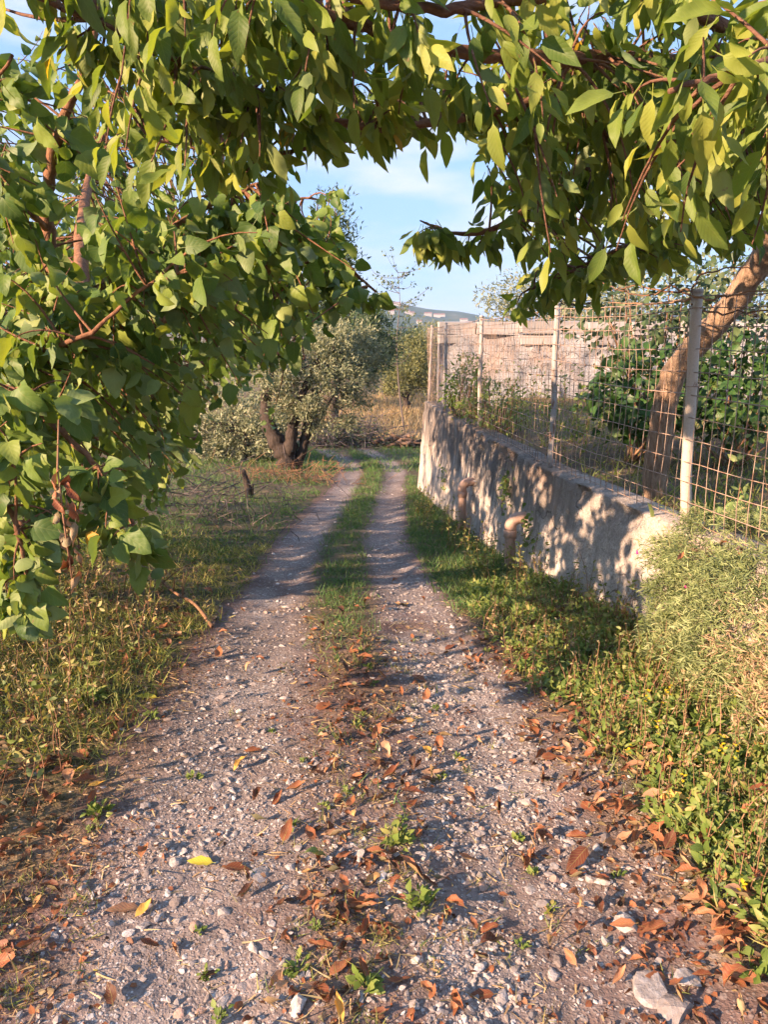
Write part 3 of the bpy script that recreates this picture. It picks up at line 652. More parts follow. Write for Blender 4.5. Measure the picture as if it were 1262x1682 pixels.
# mulberry tree on the left verge
mb = np.array([-2.75, 4.3, float(H(-2.75, 4.3))])
mulb = thing('mulberry_tree', mb, 'broad leafy mulberry tree with drooping branches, left of the track', 'tree')
limbs = [([mb + [0, 0, -.1], mb + [.05, 0, .4], at(-20, 800, 4.2), at(55, 690, 3.95), at(105, 590, 3.75), at(128, 515, 3.6)], .12, .055),
 (A((128, 515, 3.6), (92, 455, 3.5), (78, 380, 3.45), (80, 290, 3.4), (110, 180, 3.3), (150, 80, 3.2), (160, -80, 3.2)), .038, .010),
 (A((128, 515, 3.6), (175, 465, 3.45), (225, 425, 3.35), (290, 370, 3.3), (360, 330, 3.2), (430, 300, 3.2)), .026, .006),
 (A((105, 590, 3.75), (200, 560, 4.3), (320, 500, 4.5), (420, 452, 4.3), (500, 430, 4.1), (570, 445, 3.95), (620, 480, 3.9)), .030, .005),
 (A((55, 690, 3.95), (180, 640, 4.8), (320, 600, 5.6), (420, 580, 6.0), (500, 590, 6.2)), .035, .006),
 (A((-20, 800, 4.2), (100, 720, 5.0), (220, 690, 5.6), (320, 720, 5.8)), .03, .006),
 (A((-60, 720, 3.8), (0, 640, 2.7), (90, 700, 2.55), (160, 770, 2.5), (215, 850, 2.5), (235, 920, 2.5)), .016, .004),
 (A((-60, 760, 3.8), (-60, 760, 2.6), (10, 830, 2.3), (40, 930, 2.25), (38, 1030, 2.2)), .014, .004),
 (A((55, 690, 3.95), (-150, 560, 3.8), (-350, 380, 3.8), (-500, 200, 3.8)), .04, .01),
 (A((78, 380, 3.45), (0, 300, 3.1), (-40, 200, 2.9), (20, 90, 2.8)), .014, .005),
 (A((320, 500, 4.5), (400, 400, 5.2), (480, 330, 5.6), (540, 330, 5.6)), .02, .005),
 (A((-20, 800, 4.2), (60, 880, 4.2), (130, 900, 4.6)), .03, .012),
 ([mb + [.05, 0, .9], np.array([-3.6, 4.9, 1.6]), np.array([-4.6, 5.8, 2.2]), np.array([-5.5, 6.8, 2.6])], .06, .012),
 ([mb + [.03, 0, .6], np.array([-3.8, 4.5, 1.1]), np.array([-4.8, 4.8, 1.5]), np.array([-5.6, 5.0, 1.9])], .05, .012),
 ([mb + [.05, 0, .9], np.array([-3.2, 6.0, 1.8]), np.array([-3.3, 7.4, 2.2])], .05, .012),
 ([np.array([-3.2, 6.0, 1.8]), np.array([-4.3, 7.0, 1.5]), np.array([-5.2, 7.6, 1.4])], .025, .01),
 ([np.array([-3.2, 6.0, 1.8]), np.array([-3.6, 6.9, 3.0]), np.array([-3.8, 7.8, 3.9])], .03, .01),
 ([at(128, 515, 3.6), np.array([-2.0, 5.4, 2.5]), np.array([-2.5, 7.2, 3.2]), np.array([-2.7, 8.4, 4.0])], .045, .012),
 ([np.array([-2.5, 7.2, 3.2]), np.array([-2.0, 7.8, 3.6]), np.array([-1.5, 8.3, 3.7])], .02, .006),
 (A((-60, 640, 3.9), (60, 580, 2.9), (150, 545, 2.7), (240, 470, 2.7), (330, 440, 2.7)), .012, .004)]
cl = [fill([(-40, 400), (100, 380), (250, 330), (420, 300), (545, 330), (560, 400), (610, 455), (600, 490), (510, 520), (490, 570), (430, 600), (360, 640), (330, 720), (270, 780), (-60, 800)], 290, 3.0, 4.9),
      fill([(-100, 380), (300, 330), (540, 350), (545, 480), (500, 560), (380, 640), (335, 720), (300, 800), (230, 850), (-100, 850)], 330, 4.6, 7.0),
      fill([(-120, 560), (110, 560), (170, 700), (250, 800), (225, 905), (90, 830), (60, 1000), (10, 1000), (-120, 900)], 62, 2.15, 3.0),
      fill([(-60, 60), (120, 100), (200, 250), (-60, 280)], 22, 2.8, 3.8), np.stack([rng.uniform(-4.2, -1.35, 190), rng.uniform(6.6, 9.2, 190), rng.uniform(2.2, 4.5, 190)], -1),
      fill([(-60, 280), (330, 280), (460, 380), (380, 460), (200, 520), (-60, 560)], 44, 2.6, 3.3),
      np.stack([rng.uniform(-5.2, -2.7, 60), rng.uniform(3.4, 4.6, 60), rng.uniform(.5, 2.5, 60)], -1), np.stack([rng.uniform(-5.9, -3.0, 300), rng.uniform(3.6, 8.0, 300), rng.uniform(.45, 3.5, 300)], -1), np.stack([rng.uniform(-3.8, -1.2, 110), rng.uniform(6.5, 8.6, 110), rng.uniform(.6, 3.2, 110)], -1),  # includes the unseen left side of the crown, clusters added to shade the track
      np.array(A((620, 482, 3.9), (600, 470, 3.9), (575, 450, 3.9), (545, 445, 4.0), (560, 470, 4.), (235, 915, 2.5), (215, 870, 2.5), (38, 1010, 2.2), (35, 960, 2.25), (60, 900, 2.3), (20, 930, 2.2), (555, 350, 5.2), (540, 310, 5.2)))]
nl = grow(mulb, limbs, np.vstack(cl), MU, MU2, M['mulberry'], (M['mulberry_bark'], M['mulberry_bark']), .082, (8, 13), .85, 300, (-.5, -.5, .6))
print('mulberry leaves', nl)
# string of withered leaves hanging from a mulberry branch
for k in range(22):
    t = k / 21; c = at(98 + 14 * math.sin(k * 1.3) + 22 * t, 770 + 185 * t - (10 if k > 9 else 0), 2.08)
    m = frames(unit(np.array([rng.normal() * .5, rng.normal() * .5, -1.1])), rdir(1)[0]) * rng.uniform(.06, .09)
    leaf_objects('withered_leaf', DRY[:6], M['fallen'], mulb, np.array([c]), np.array([m]), np.array([rng.choice([.3, .42, .52])]), np.array([.3, .42, .52]))
g = G_(); g.add(*tube(A((96, 690, 2.3), (94, 770, 2.08), (105, 860, 2.08), (118, 950, 2.08)), .003, 5)[:2]); g.obj('withered_shoot', M['brown_twig'], mulb)

# ------------------------------------------------------------------ background trees
def crown_tree(name, b, label, cat, stems, blobs, nclump, nl, lsize, clr, mat, bark, temps=OLV, group=None, up=.25, droop=0.0, hollow=.45):
    """blobs: (centre, radii); leaves sit in small clumps through the crown's volume, limbs reach into it"""
    root = thing(name, b, label, cat, group)
    g = G_()
    for pts, r0, r1 in stems:
        P = smooth_path(pts, 5); g.add(*tube(P, np.linspace(r0, r1, len(P)) * (1 + .15 * np.sin(np.arange(len(P)) * 2.1)), 9, .3)[:2])
    ends = np.array([s[0][-1] for s in stems]); C = []
    wts = np.array([np.prod(r) ** .67 for _, r in blobs]); wts /= wts.sum()
    for k in range(nclump):
        c, r = blobs[rng.choice(len(blobs), p=wts)]
        d = rdir(1)[0]; rad = (hollow + (1 - hollow) * rng.random() ** .6) * (.8 + .4 * vn(d[0] * 2 + d[2], d[1] * 2, 1.5, k % 3))
        C.append(np.array(c) + d * rad * np.array(r))
    C = np.array(C)
    for c in C[::max(1, nclump // 60)]:
        a = ends[np.argmin(np.linalg.norm(ends - c, axis=1))]; m = (a + c) / 2 + rng.normal(size=3) * .08
        g.add(*tube(smooth_path([a, m, c], 4), np.linspace(.016, .004, 9), 4, .1, False)[:2])
    g.obj('trunk', bark, root)
    N = nclump * nl; ci = np.repeat(np.arange(nclump), nl); P = C[ci] + rng.normal(size=(N, 3)) * clr * np.array([1, 1, .8])
    cd = unit(C - np.mean([c for c, _ in blobs], axis=0))[ci]
    d = unit(cd * .6 + rng.normal(size=(N, 3)) * .6 + np.array([0, 0, up - droop])); n = unit(rng.normal(size=(N, 3)) * .8 + np.array([-.5, -.4, .5]))
    rr = np.clip(np.repeat(rng.normal(.5, .16, nclump), nl) + rng.normal(size=N) * .16, 0, 1)
    g = G_(); scatter(g, temps, P, d, n, lsize * rng.uniform(.6, 1.3, N), rr); g.obj('crown', mat, root)
    return root
def gz(x, y): return float(H(x, y))
# gnarled olive beside the track
ob = np.array([-1.93, 15.0, gz(-1.93, 15) - .05])
crown_tree('olive_tree', ob, 'gnarled silver-leaved olive tree with forked dark trunk beside the track', 'tree',
  [([ob, at(470, 750, 15), at(452, 722, 15), at(438, 685, 15.1), at(440, 640, 15.1), at(455, 590, 15.1)], .24, .06), ([at(474, 758, 15), at(478, 725, 14.9), at(482, 690, 14.9), at(500, 640, 14.9), at(525, 590, 14.9)], .15, .05),
   ([at(486, 770, 15), at(498, 735, 15), at(505, 700, 15), at(520, 650, 15)], .11, .07)],
  [(at(555, 600, 15), (.62, .7, .75)), (at(500, 640, 14.8), (.62, .7, .55)), (at(600, 585, 15.6), (.42, .6, .62)), (at(540, 560, 15.2), (.5, .5, .45)), (at(575, 655, 15), (.4, .5, .36)), (at(450, 600, 15), (.6, .7, .6)), (at(470, 670, 14.7), (.35, .4, .22)), (at(508, 685, 14.9), (.42, .45, .24)), (at(560, 690, 14.9), (.35, .4, .18))],
  330, 62, .085, .085, M['olive'], M['olive_bark'])
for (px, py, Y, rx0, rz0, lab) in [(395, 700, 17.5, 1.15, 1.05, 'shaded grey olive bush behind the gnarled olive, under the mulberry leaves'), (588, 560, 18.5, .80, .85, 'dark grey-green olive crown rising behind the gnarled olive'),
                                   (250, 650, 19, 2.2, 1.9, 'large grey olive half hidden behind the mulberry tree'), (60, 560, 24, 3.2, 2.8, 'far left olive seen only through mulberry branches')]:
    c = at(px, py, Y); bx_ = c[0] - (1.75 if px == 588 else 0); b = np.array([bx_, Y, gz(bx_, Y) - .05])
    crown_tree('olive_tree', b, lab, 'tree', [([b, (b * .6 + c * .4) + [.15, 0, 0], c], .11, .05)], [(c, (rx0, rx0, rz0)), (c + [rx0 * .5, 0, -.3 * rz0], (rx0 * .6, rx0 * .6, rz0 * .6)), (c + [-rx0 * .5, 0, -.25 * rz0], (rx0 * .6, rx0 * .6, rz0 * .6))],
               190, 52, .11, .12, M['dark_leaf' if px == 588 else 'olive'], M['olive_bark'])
c = at(668, 605, 37); b = np.array([1.15, 37, gz(1.15, 37)])
crown_tree('olive_tree', b, 'small sunlit golden olive in dry grass at the end of the track', 'tree', [([b, at(668, 655, 37), at(676, 630, 37)], .16, .07), ([b + [.1, 0, .3], at(655, 640, 37)], .09, .05)],
  [(at(672, 600, 37), (1.15, 1.1, 1.35)), (at(650, 625, 37), (.75, .7, .7)), (at(690, 620, 37.3), (.9, .8, .9)), (at(690, 580, 37), (.6, .6, .9))], 230, 40, .16, .2, M['pale_leaf'], M['olive_bark'], up=.6)
for px, py, Y, rx0, rz0, mt, lab in [(635, 560, 46, 2.0, 2.3, 'dark_leaf', 'blue-green tree behind the sunlit golden olive'), (545, 430, 32, 1.0, 2.6, 'dark_leaf', 'tall dark evergreen rising behind the mulberry leaves'),
                                     (480, 500, 38, 3.2, 3.4, 'pale_leaf', 'grey-green tree far behind the gnarled olive'), (700, 560, 60, 2.4, 1.5, 'pale_leaf', 'low pale tree beyond the corner of the fence')]:
    c = at(px, py, Y); b = np.array([c[0], Y, gz(c[0], Y)])
    crown_tree('evergreen_tree' if mt == 'dark_leaf' else 'broadleaf_tree', b, lab, 'tree', [([b, (b + c) / 2 + [.1, 0, 0], c], .2, .07)], [(c, (rx0, rx0, rz0)), (c + [rx0 * .5, 0, -.5 * rz0], (rx0 * .7, rx0 * .7, rz0 * .7)), (c + [-rx0 * .5, 0, -.5 * rz0], (rx0 * .7, rx0 * .7, rz0 * .6))],
               190, 30, .23, .24, M[mt], M['olive_bark'], OLV)
# thin sapling against the sky
b = np.array([.75, 27.0, gz(.75, 27)]); root = thing('sapling', b, 'thin bare-twigged sapling against the sky above the golden olive', 'tree')
g = G_(); st = smooth_path([b, at(656, 640, 27), at(652, 560, 27), at(657, 500, 27), at(654, 448, 27)], 6); g.add(*tube(st, np.linspace(.035, .005, len(st)), 6)[:2]); lp = []
for k in range(36):
    a = st[int(rng.integers(8, len(st)))]; s = rng.choice([-1, 1]); e = a + np.array([s * rng.uniform(.2, 1.1), rng.normal() * .3, rng.uniform(.0, .8)]); m = (a + e) / 2 + [0, 0, -.08]
    q = smooth_path([a, m, e], 4); g.add(*tube(q, np.linspace(.011, .003, 9), 4, 0, False)[:2]); lp += [q[i] + rng.normal(size=3) * .06 for i in rng.integers(3, 9, 9)]
g.obj('trunk', M['grey_twig'], root); lp = np.array(lp); g = G_(); scatter(g, OVAL, lp, rdir(len(lp)), rdir(len(lp)), .10, rng.random(len(lp))); g.obj('crown', M['dark_leaf'], root)

# ------------------------------------------------------------------ hills and far houses
hx = np.linspace(-1500, 1500, 120); hy = np.linspace(480, 1480, 60); HX, HY = np.meshgrid(hx, hy, indexing='ij')
def hillz(x, y):
    ridge = np.interp(x / y * 1240 + 631, [-400, 200, 500, 620, 680, 760, 830, 1000, 1300], [95, 92, 78, 62, 48, 34, 18, 26, 40])
    return -12 + (ridge * 1.05 + 22 * (fbm(x, y, .006, 60) - .5)) * sst(500, 1100, y) * sst(1490, 1250, y) * .92
I = np.arange(HX.size).reshape(HX.shape); Fq = np.stack([I[:-1, :-1], I[1:, :-1], I[1:, 1:], I[:-1, 1:]], -1).reshape(-1, 4)
rn = fbm(HX, HY, .03, 61)
link('hill', make_mesh('hill', np.stack([HX.ravel(), HY.ravel(), hillz(HX, HY).ravel()], -1), Fq, rnd=np.clip((rn.ravel() - .3) * 2, 0, 1)), M['hill'], label='hazy blue wooded hillside on the horizon', cat='hill', kind='structure')
for k in range(16):
    px = 640 + 185 * (k + rng.random() * .7) / 16; y = rng.uniform(760, 980); x = (px - 631) / 1240 * y; z = float(hillz(x, y)); w_, d_, h_ = rng.uniform(5, 9), 7, rng.uniform(2.5, 3.6)
    root = thing('hillside_house', (x, y, z), ['leftmost', 'second', 'third', 'fourth', 'fifth', 'sixth', 'seventh', 'eighth', 'ninth', 'tenth', 'eleventh', 'twelfth', 'thirteenth', 'fourteenth', 'fifteenth', 'rightmost'][k] + ' tiny pale house on the hazy hillside, counted from the left', 'house', 'houses on the far hillside'); g = G_()
    V = np.array([[sx * w_ / 2 + x, sy * d_ / 2 + y, z + sz * (h_ + 3) - 3] for sz in (0, 1) for sx, sy in ((-1, -1), (1, -1), (1, 1), (-1, 1))])
    g.add(V, [[0, 1, 5, 4], [1, 2, 6, 5], [2, 3, 7, 6], [3, 0, 4, 7], [4, 5, 6, 7]], rng.uniform(.5, 1)); g.obj('wall', M['house'], root, False)
    g = G_(); V = np.array([[x - w_ * .54, y - d_ * .56, z + h_ + .01], [x + w_ * .54, y - d_ * .56, z + h_ + .01], [x + w_ * .54, y + d_ * .56, z + h_ + .01], [x - w_ * .54, y + d_ * .56, z + h_ + .01], [x - w_ * .5, y, z + h_ + 1.3], [x + w_ * .5, y, z + h_ + 1.3]])
    F = [(0, 1, 5), (0, 5, 4), (2, 3, 4), (2, 4, 5), (0, 4, 3), (1, 2, 5)]; g.add(V, F, rng.random()); g.obj('roof', M['roof'], root, False)

# ------------------------------------------------------------------ brush pile, firewood, stake, dead scrub
def sticks(name, mat, parent, c, rad, n, ln, r, flat=.5, **k):
    g = G_()
    for q in range(n):
        u = rng.normal(size=3) * np.array(rad) * .5; p = np.array(c) + u; p[2] = max(p[2], gz(p[0], p[1]) + .02); d = unit(rng.normal(size=3) * np.array([1, 1, flat])); l_ = ln * rng.uniform(.4, 1.2)
        m = p + rng.normal(size=3) * .06 * l_; g.add(*tube([p - d * l_ / 2, m, p + d * l_ / 2], np.array([1, .8, .4]) * r * rng.uniform(.6, 1.4), 4, 0, False)[:2], rng.random())
    return g.obj(name, mat, parent, kind='stuff', **k)
b = np.array([-1.25, 23.2, gz(-1.25, 23.2)]); root = thing('brush_pile', b, 'dark heap of pruned branches left of the firewood', 'brush pile')
sticks('branches', M['grey_twig'], root, b + [0, 0, .25], (1.5, .9, .5), 420, 1.3, .011, .45)
g = G_(); N = 2600; P = b + rng.normal(size=(N, 3)) * np.array([.75, .5, .25]) + [0, 0, .25]; scatter(g, OLV, P, rdir(N), rdir(N), .11, rng.random(N) * .3); g.obj('withered_leaves', M['dark_leaf'], root)
for k in range(34):
    t = rng.random(); lay = k % 3; x = -.35 + 1.5 * t; y = 22.9 + rng.normal() * .2; z = gz(x, y) + .07 + .12 * lay * (1 - abs(t - .5)); d = unit(np.array([rng.normal(), rng.normal() * .7, rng.normal() * .18])); l_ = rng.uniform(.3, .6); r = rng.uniform(.035, .06)
    g = G_(); c = np.array([x, y, z]); P = np.linspace(c - d * l_ / 2, c + d * l_ / 2, 4); P[1:3] += rng.normal(size=(2, 3)) * .012; V, F, U = tube(P, r, 8, .25); g.add(V - c, F, rng.random())
    o = g.obj('log', M['log'], label=('thick' if r > .051 else 'thin' if r < .042 else 'short') + ' cut log in the ' + ['bottom', 'middle', 'top'][lay] + ' layer of the firewood pile, ' + ('left part' if t < .33 else 'right part' if t > .66 else 'middle part'), cat='log', group='logs of the firewood pile'); o.location = c
sp = gpt(408, 818); root = thing('wooden_stake', sp, 'dark broken stake standing in the grass left of the track', 'stake')
g = G_(); V, F, U = tube([sp - [0, 0, .1], sp + [.0, 0, .15], sp + [-.04, 0, .30], sp + [-.06, 0, .40]], [.05, .045, .04, .025], 8, .5); g.add(V, F, .1); g.obj('shaft', M['olive_bark'], root)
g = G_(); V, F, U = tube([sp + [.05, 0, 0], sp + [.07, 0, .2]], [.02, .012], 6, .4); g.add(V, F, .2); g.obj('splinter', M['olive_bark'], root)
for c, rad, n, ln, mt, lab in [(gpt(350, 850), (1.0, 1.0, .4), 230, .55, 'grey_twig', 'grey tangle of dead scrub left of the track'), (gpt(470, 790), (1.1, .5, .22), 170, .55, 'brown_twig', 'reddish cut twigs at the foot of the gnarled olive')]:
    root = thing('dead_scrub', c, lab, 'scrub'); sticks('twigs', M[mt], root, c + [0, 0, rad[2] * .5], rad, n, ln, .0045, .8)
a, b2 = gpt(258, 968), gpt(348, 1032); root = thing('fallen_branch', b2, 'fallen brown branch lying on the left edge of the track', 'branch')
g = G_(); P = smooth_path([a + [0, 0, .10], (a * .65 + b2 * .35) + [0, 0, .07], (a * .35 + b2 * .65) + [.03, 0, .06], b2 + [0, 0, .012]], 5); g.add(*tube(P, np.linspace(.008, .012, len(P)), 7, .2)[:2]); g.obj('stem', M['brown_twig'], root)
for k in range(7):
    g = G_(); p = P[int(rng.integers(1, 11))]; e = p + np.array([rng.normal() * .18, rng.normal() * .15, rng.uniform(.02, .16)]); g.add(*tube([p, (p + e) / 2 + [0, 0, .02], e], [.005, .004, .002], 5)[:2]); g.obj('side_twig', M['brown_twig'], root)

# ------------------------------------------------------------------ gravel and stones on the track
def ground_n(x, y, e=.02):
    return unit(np.stack([-(H(x + e, y) - H(x - e, y)) / (2 * e), -(H(x, y + e) - H(x, y - e)) / (2 * e), np.ones_like(x)], -1))
def cand(n, x0, x1, y0, y1, f):
    """points kept with probability f(x,y); nearer ground gets more of them"""
    x = rng.uniform(x0, x1, n); y = y0 * (y1 / y0) ** rng.random(n); k = rng.random(n) < f(x, y); return x[k], y[k]
def rotz(N, tilt=.3):
    z = unit(rng.normal(size=(N, 3)) * tilt + [0, 0, 1]); d = rdir(N); return frames(d - z * (d * z).sum(1, keepdims=True), z)
g = G_()
for n, s0, s1, ya, yb in [(26000, .0035, .008, 1.3, 4.5), (15000, .006, .015, 1.3, 8.5), (4200, .011, .023, 1.3, 13)]:
    x, y = cand(n, -1.5, 1.35, ya, yb, lambda x, y: .02 + .9 * masks(x, y)[0] * (.25 + sst(.40, .6, fbm(x, y, 3.5, 70))) * (1 - .5 * sst(1.2, .2, x + .9)))
    s = rng.uniform(s0, s1, len(x)) * rng.uniform(.7, 1.2, len(x)); P = np.stack([x, y, H(x, y) + s * .06], -1); Mx = rotz(len(x), .22) * s[:, None, None]; pk = rng.integers(0, 8, len(x)); rr = np.clip(rng.normal(.52, .22, len(x)), 0, 1)
    for k in range(8):
        q = pk == k; V, F = STONE[k]; g.inst((V, F, np.zeros((len(V), 2))), Mx[q], P[q], rr[q])
g.obj('gravel', M['stone'], smooth=False, label='pale limestone gravel covering the wheel ruts', cat='gravel', kind='stuff')
SM = {}
def stone(px, py, sz, rnd, k, label, group=None, xy=None):
    p = gpt(px, py) if xy is None else np.array([xy[0], xy[1], gz(*xy)])
    q = int(np.clip(rnd * 6, 0, 5))
    if (k, q) not in SM:
        V, F = BSTONE[k]; m = make_mesh('stone', V, F, np.full(len(V), [.1, .35, .55, .7, .88, 1.0][q]), smooth=False); m.materials.append(M['stone']); SM[(k, q)] = m
    o = bpy.data.objects.new('stone', SM[(k, q)]); COL.objects.link(o); o.location = (p[0], p[1], p[2] + sz * .04); o.scale = (sz,) * 3; o.rotation_euler = (rng.normal() * .12, rng.normal() * .12, rng.uniform(0, 6.28))
    return tag(o, label, 'stone', group)
for k, (px, py, sz, rnd, lab) in enumerate([(1068, 1628, .062, .62, 'large flat grey stone at the bottom right of the track'), (1030, 1520, .052, .7, 'broad pale stone half sunk right of the curled dark leaf'), (1105, 1668, .05, .45, 'grey stone cut by the bottom edge, right of centre'),
    (990, 1448, .026, .7, 'pink-white cube-shaped stone in the right rut'), (488, 1655, .034, .72, 'rounded white stone at the bottom, left of centre'), (627, 1440, .026, .95, 'upright orange-tan stone on the centre strip'), (425, 1437, .042, .55, 'flat tan stone right of the yellow leaf'),
    (262, 1507, .022, .65, 'blue-white stone lower left beside a brown leaf'), (237, 1520, .019, .7, 'pinkish stone beside the leaf pair at lower left'), (825, 1293, .028, .72, 'bluish white stone in the right rut below the curled leaves'), (355, 1292, .026, .68, 'flat blue-white stone in the left rut'),
    (292, 1327, .025, .74, 'flat white stone at the left rut edge'), (870, 1320, .026, .7, 'white stone among leaves in the right rut'), (880, 1318, .02, .55, 'grey stone next to the white one in the right rut'), (955, 1415, .032, .6, 'tan flat stone above the cube-shaped stone'), (910, 1605, .028, .7, 'white stone beside the dark bare soil at lower right'),
    (1125, 1608, .04, .68, 'long pale flat stone at the lower right'), (500, 1255, .02, .6, 'rounded pinkish stone in the left rut beside the centre strip'), (590, 1405, .022, .6, 'pale stone left of the centre weeds'), (330, 1405, .02, .55, 'small stone beside the yellow leaf')]):
    stone(px, py, sz * 1.15, rnd - .14, k % 10, lab)
BAND = lambda y: 'at the bottom edge' if y < 1.75 else 'close by' if y < 2.2 else 'in the foreground' if y < 2.9 else 'farther up' if y < 4 else 'far up'
def SLAB(sz, c, k, nm, y):
    return ('pebble-sized ' if sz < .015 else 'thumb-sized ' if sz < .021 else 'walnut-sized ') + ['dark grey', 'grey', 'pale grey', 'whitish', 'white', 'pinkish'][int(c * 6)] + [' angular', ' long', ' blunt', ' wedge-shaped', ' flat', ' squarish', ' slanted', ' chipped', ' rounded', ' pointed'][k] + ' stone in the ' + nm + ', ' + BAND(y)
zones = [('stony left rut', lambda y: lx(y), .30), ('stony right rut', lambda y: rx_(y) + .05, .32)]
cnt = 0
while cnt < 240:
    zi = int(rng.random() < .55); nm, fx, wd = zones[zi]; y = 1.45 * (7 / 1.45) ** rng.random(); x = float(fx(y)) + rng.normal() * wd * .7 + (.12 if zi and y < 3 else 0)
    if masks(np.array([x]), np.array([y]))[0][0] < rng.random() * .8: continue
    sz_ = rng.uniform(.011, .024) * (1.25 if rng.random() < .15 else 1) * (1 if y < 4 else 1.3); c_ = float(np.clip(rng.normal(.5, .25), 0, .99)); k_ = int(rng.integers(10))
    stone(0, 0, sz_, c_, k_, SLAB(sz_, c_, k_, nm, y), 'loose stones in the ' + nm, (x, y)); cnt += 1

# ------------------------------------------------------------------ fallen leaves
FM = {}
TINTS = np.array([.05, .18, .3, .42, .52, .62, .72, .8, .89, .95, 1.0])
def fallen(p, sz, tint, k, label, group=None, yaw=None, flat=False, lift=.0):
    q = int(np.argmin(np.abs(TINTS - tint)))
    if (k, q) not in FM:
        V, F, U = DRY[k]; V = V - [0, .5, 0]; V = V - [0, 0, V[:, 2].min()]; m = make_mesh('fallen_leaf', V, F, np.full(len(V), TINTS[q]), U); m.materials.append(M['fallen']); FM[(k, q)] = m
    o = bpy.data.objects.new('fallen_leaf', FM[(k, q)]); COL.objects.link(o); o.location = (p[0], p[1], p[2] + .002 + lift); o.scale = (sz,) * 3
    t = .16; o.rotation_euler = (rng.normal() * t, rng.normal() * t, rng.uniform(0, 6.28) if yaw is None else yaw); return tag(o, label, 'leaf', group)
for px, py, sz, tn, k, yaw, lab in [(328, 1420, .085, .95, 7, 1.5, 'yellow-green leaf lying flat in the left foreground'), (522, 1418, .10, 1.0, 0, -1.1, 'rolled grey-green leaf on the gravel in the centre foreground'), (200, 1500, .10, .72, 7, 1.9, 'long dull tan leaf at the lower left'),
    (238, 1497, .07, .89, 6, -.6, 'orange-yellow leaf touching the tan leaf at the lower left'), (410, 1472, .09, .05, 1, -.9, 'dark purplish curled leaf in the left foreground'), (815, 1562, .11, .18, 0, -1.0, 'dark red curled leaf with a pale hollow on bare soil'), (958, 1530, .10, .18, 2, -.5, 'dark rolled leaf standing right of the centre foreground'),
    (490, 1300, .10, .62, 1, -1.2, 'tan orange curled leaf left of the centre strip'), (710, 1277, .10, .8, 6, 1.6, 'orange brown leaf lying across the centre strip'), (1135, 1262, .09, .95, 7, .5, 'pale yellow leaf among the weeds on the right'), (930, 1240, .07, .80, 6, .3, 'cream pale leaf at the edge of the right weeds'),
    (1015, 1192, .09, .72, 7, 1.2, 'silvery dead leaf lying on the right weeds'), (1250, 1247, .09, .89, 6, 1.0, 'yellow orange leaf at the right edge of the picture'), (1190, 1632, .12, .42, 2, 1.3, 'big curled rust leaf at the bottom right corner'), (858, 1418, .07, .3, 3, .1, 'upright rust leaf beside a brown one in the right rut'),
    (745, 1492, .09, .42, 0, .8, 'copper curled leaf below the centre weeds'), (768, 1418, .08, .62, 6, 1.5, 'tan orange leaf alone right of the centre weeds'), (240, 1148, .10, .95, 7, 1.6, 'pale yellow-green leaf on the left verge edge'), (365, 1042, .07, .62, 0, 1.3, 'orange leaf at the end of the fallen branch'),
    (560, 1660, .09, .89, 1, .2, 'amber leaf at the bottom edge, left of centre'), (160, 1295, .08, .89, 6, -.9, 'yellow tipped leaf on the left verge grass'), (95, 1500, .09, .42, 2, .2, 'bright rust folded leaf at the lower left'), (20, 1400, .10, .52, 0, -1.2, 'rust leaf at the left edge of the picture'), (185, 1640, .08, .05, 6, .5, 'maroon leaf flat on the soil at the lower left'),
    (600, 1530, .09, .42, 1, -.3, 'rust leaf standing in the centre foreground weeds'), (1085, 1290, .11, .62, 5, 1.4, 'long tan curled leaf lying on the right weeds'), (1100, 1330, .11, .89, 0, 1.1, 'orange leaf topping the heap of leaves at the right'), (905, 1560, .08, .52, 2, .3, 'small rust leaf pair on the bare soil at lower right')]:
    p = gpt(px, py); fallen(p, sz, tn, k, lab, None, yaw, lift=.03 if px > 920 and py < 1345 else .004)
CNAME = ['blackish maroon', 'dark maroon', 'red-brown', 'rust', 'copper', 'tan orange', 'dull tan', 'pale tan', 'amber', 'yellow', 'olive']
SNAME = ['loosely rolled', 'back-curled', 'deeply arched', 'tightly rolled', 'twisted', 'hooked', 'shallowly cupped', 'flat']
BAND = lambda y: 'at the bottom edge' if y < 1.75 else 'close by' if y < 2.2 else 'in the foreground' if y < 2.9 else 'farther up' if y < 4 else 'far up'
def zone_leaf(n, fx, fy, name, lift=0.0):
    for q in range(n):
        y = fy(); x = fx(y); ti = int(rng.choice([0, 1, 2, 2, 3, 3, 3, 4, 4, 5, 5, 6, 7, 8])); k = int(rng.integers(8))
        fallen((x, y, gz(x, y)), rng.uniform(.055, .112) * (1.1 if y > 4 else 1), TINTS[ti], k, f'{SNAME[k]} {CNAME[ti]} dead leaf {name}, {BAND(y)}', 'dead leaves ' + name, lift=rng.random() * lift)
ly = lambda a, b: (lambda: a * (b / a) ** rng.random())
zone_leaf(36, lambda y: float(lx(y)) - .42 - abs(rng.normal()) * .28, ly(1.5, 6), 'on the left verge', .015)
zone_leaf(16, lambda y: float(lx(y)) + rng.normal() * .18, ly(1.5, 7), 'in the left wheel rut', .0)
zone_leaf(34, lambda y: float(lx(y) + rx_(y)) / 2 + .05 + rng.normal() * .16, ly(1.45, 5), 'on the centre strip', .01)
zone_leaf(26, lambda y: float(rx_(y)) + rng.normal() * .17, ly(1.45, 6), 'in the right wheel rut', .0)
zone_leaf(44, lambda y: float(rx_(y)) + .48 + rng.normal() * .12, ly(1.6, 4.2), 'along the right-hand weeds', .03)
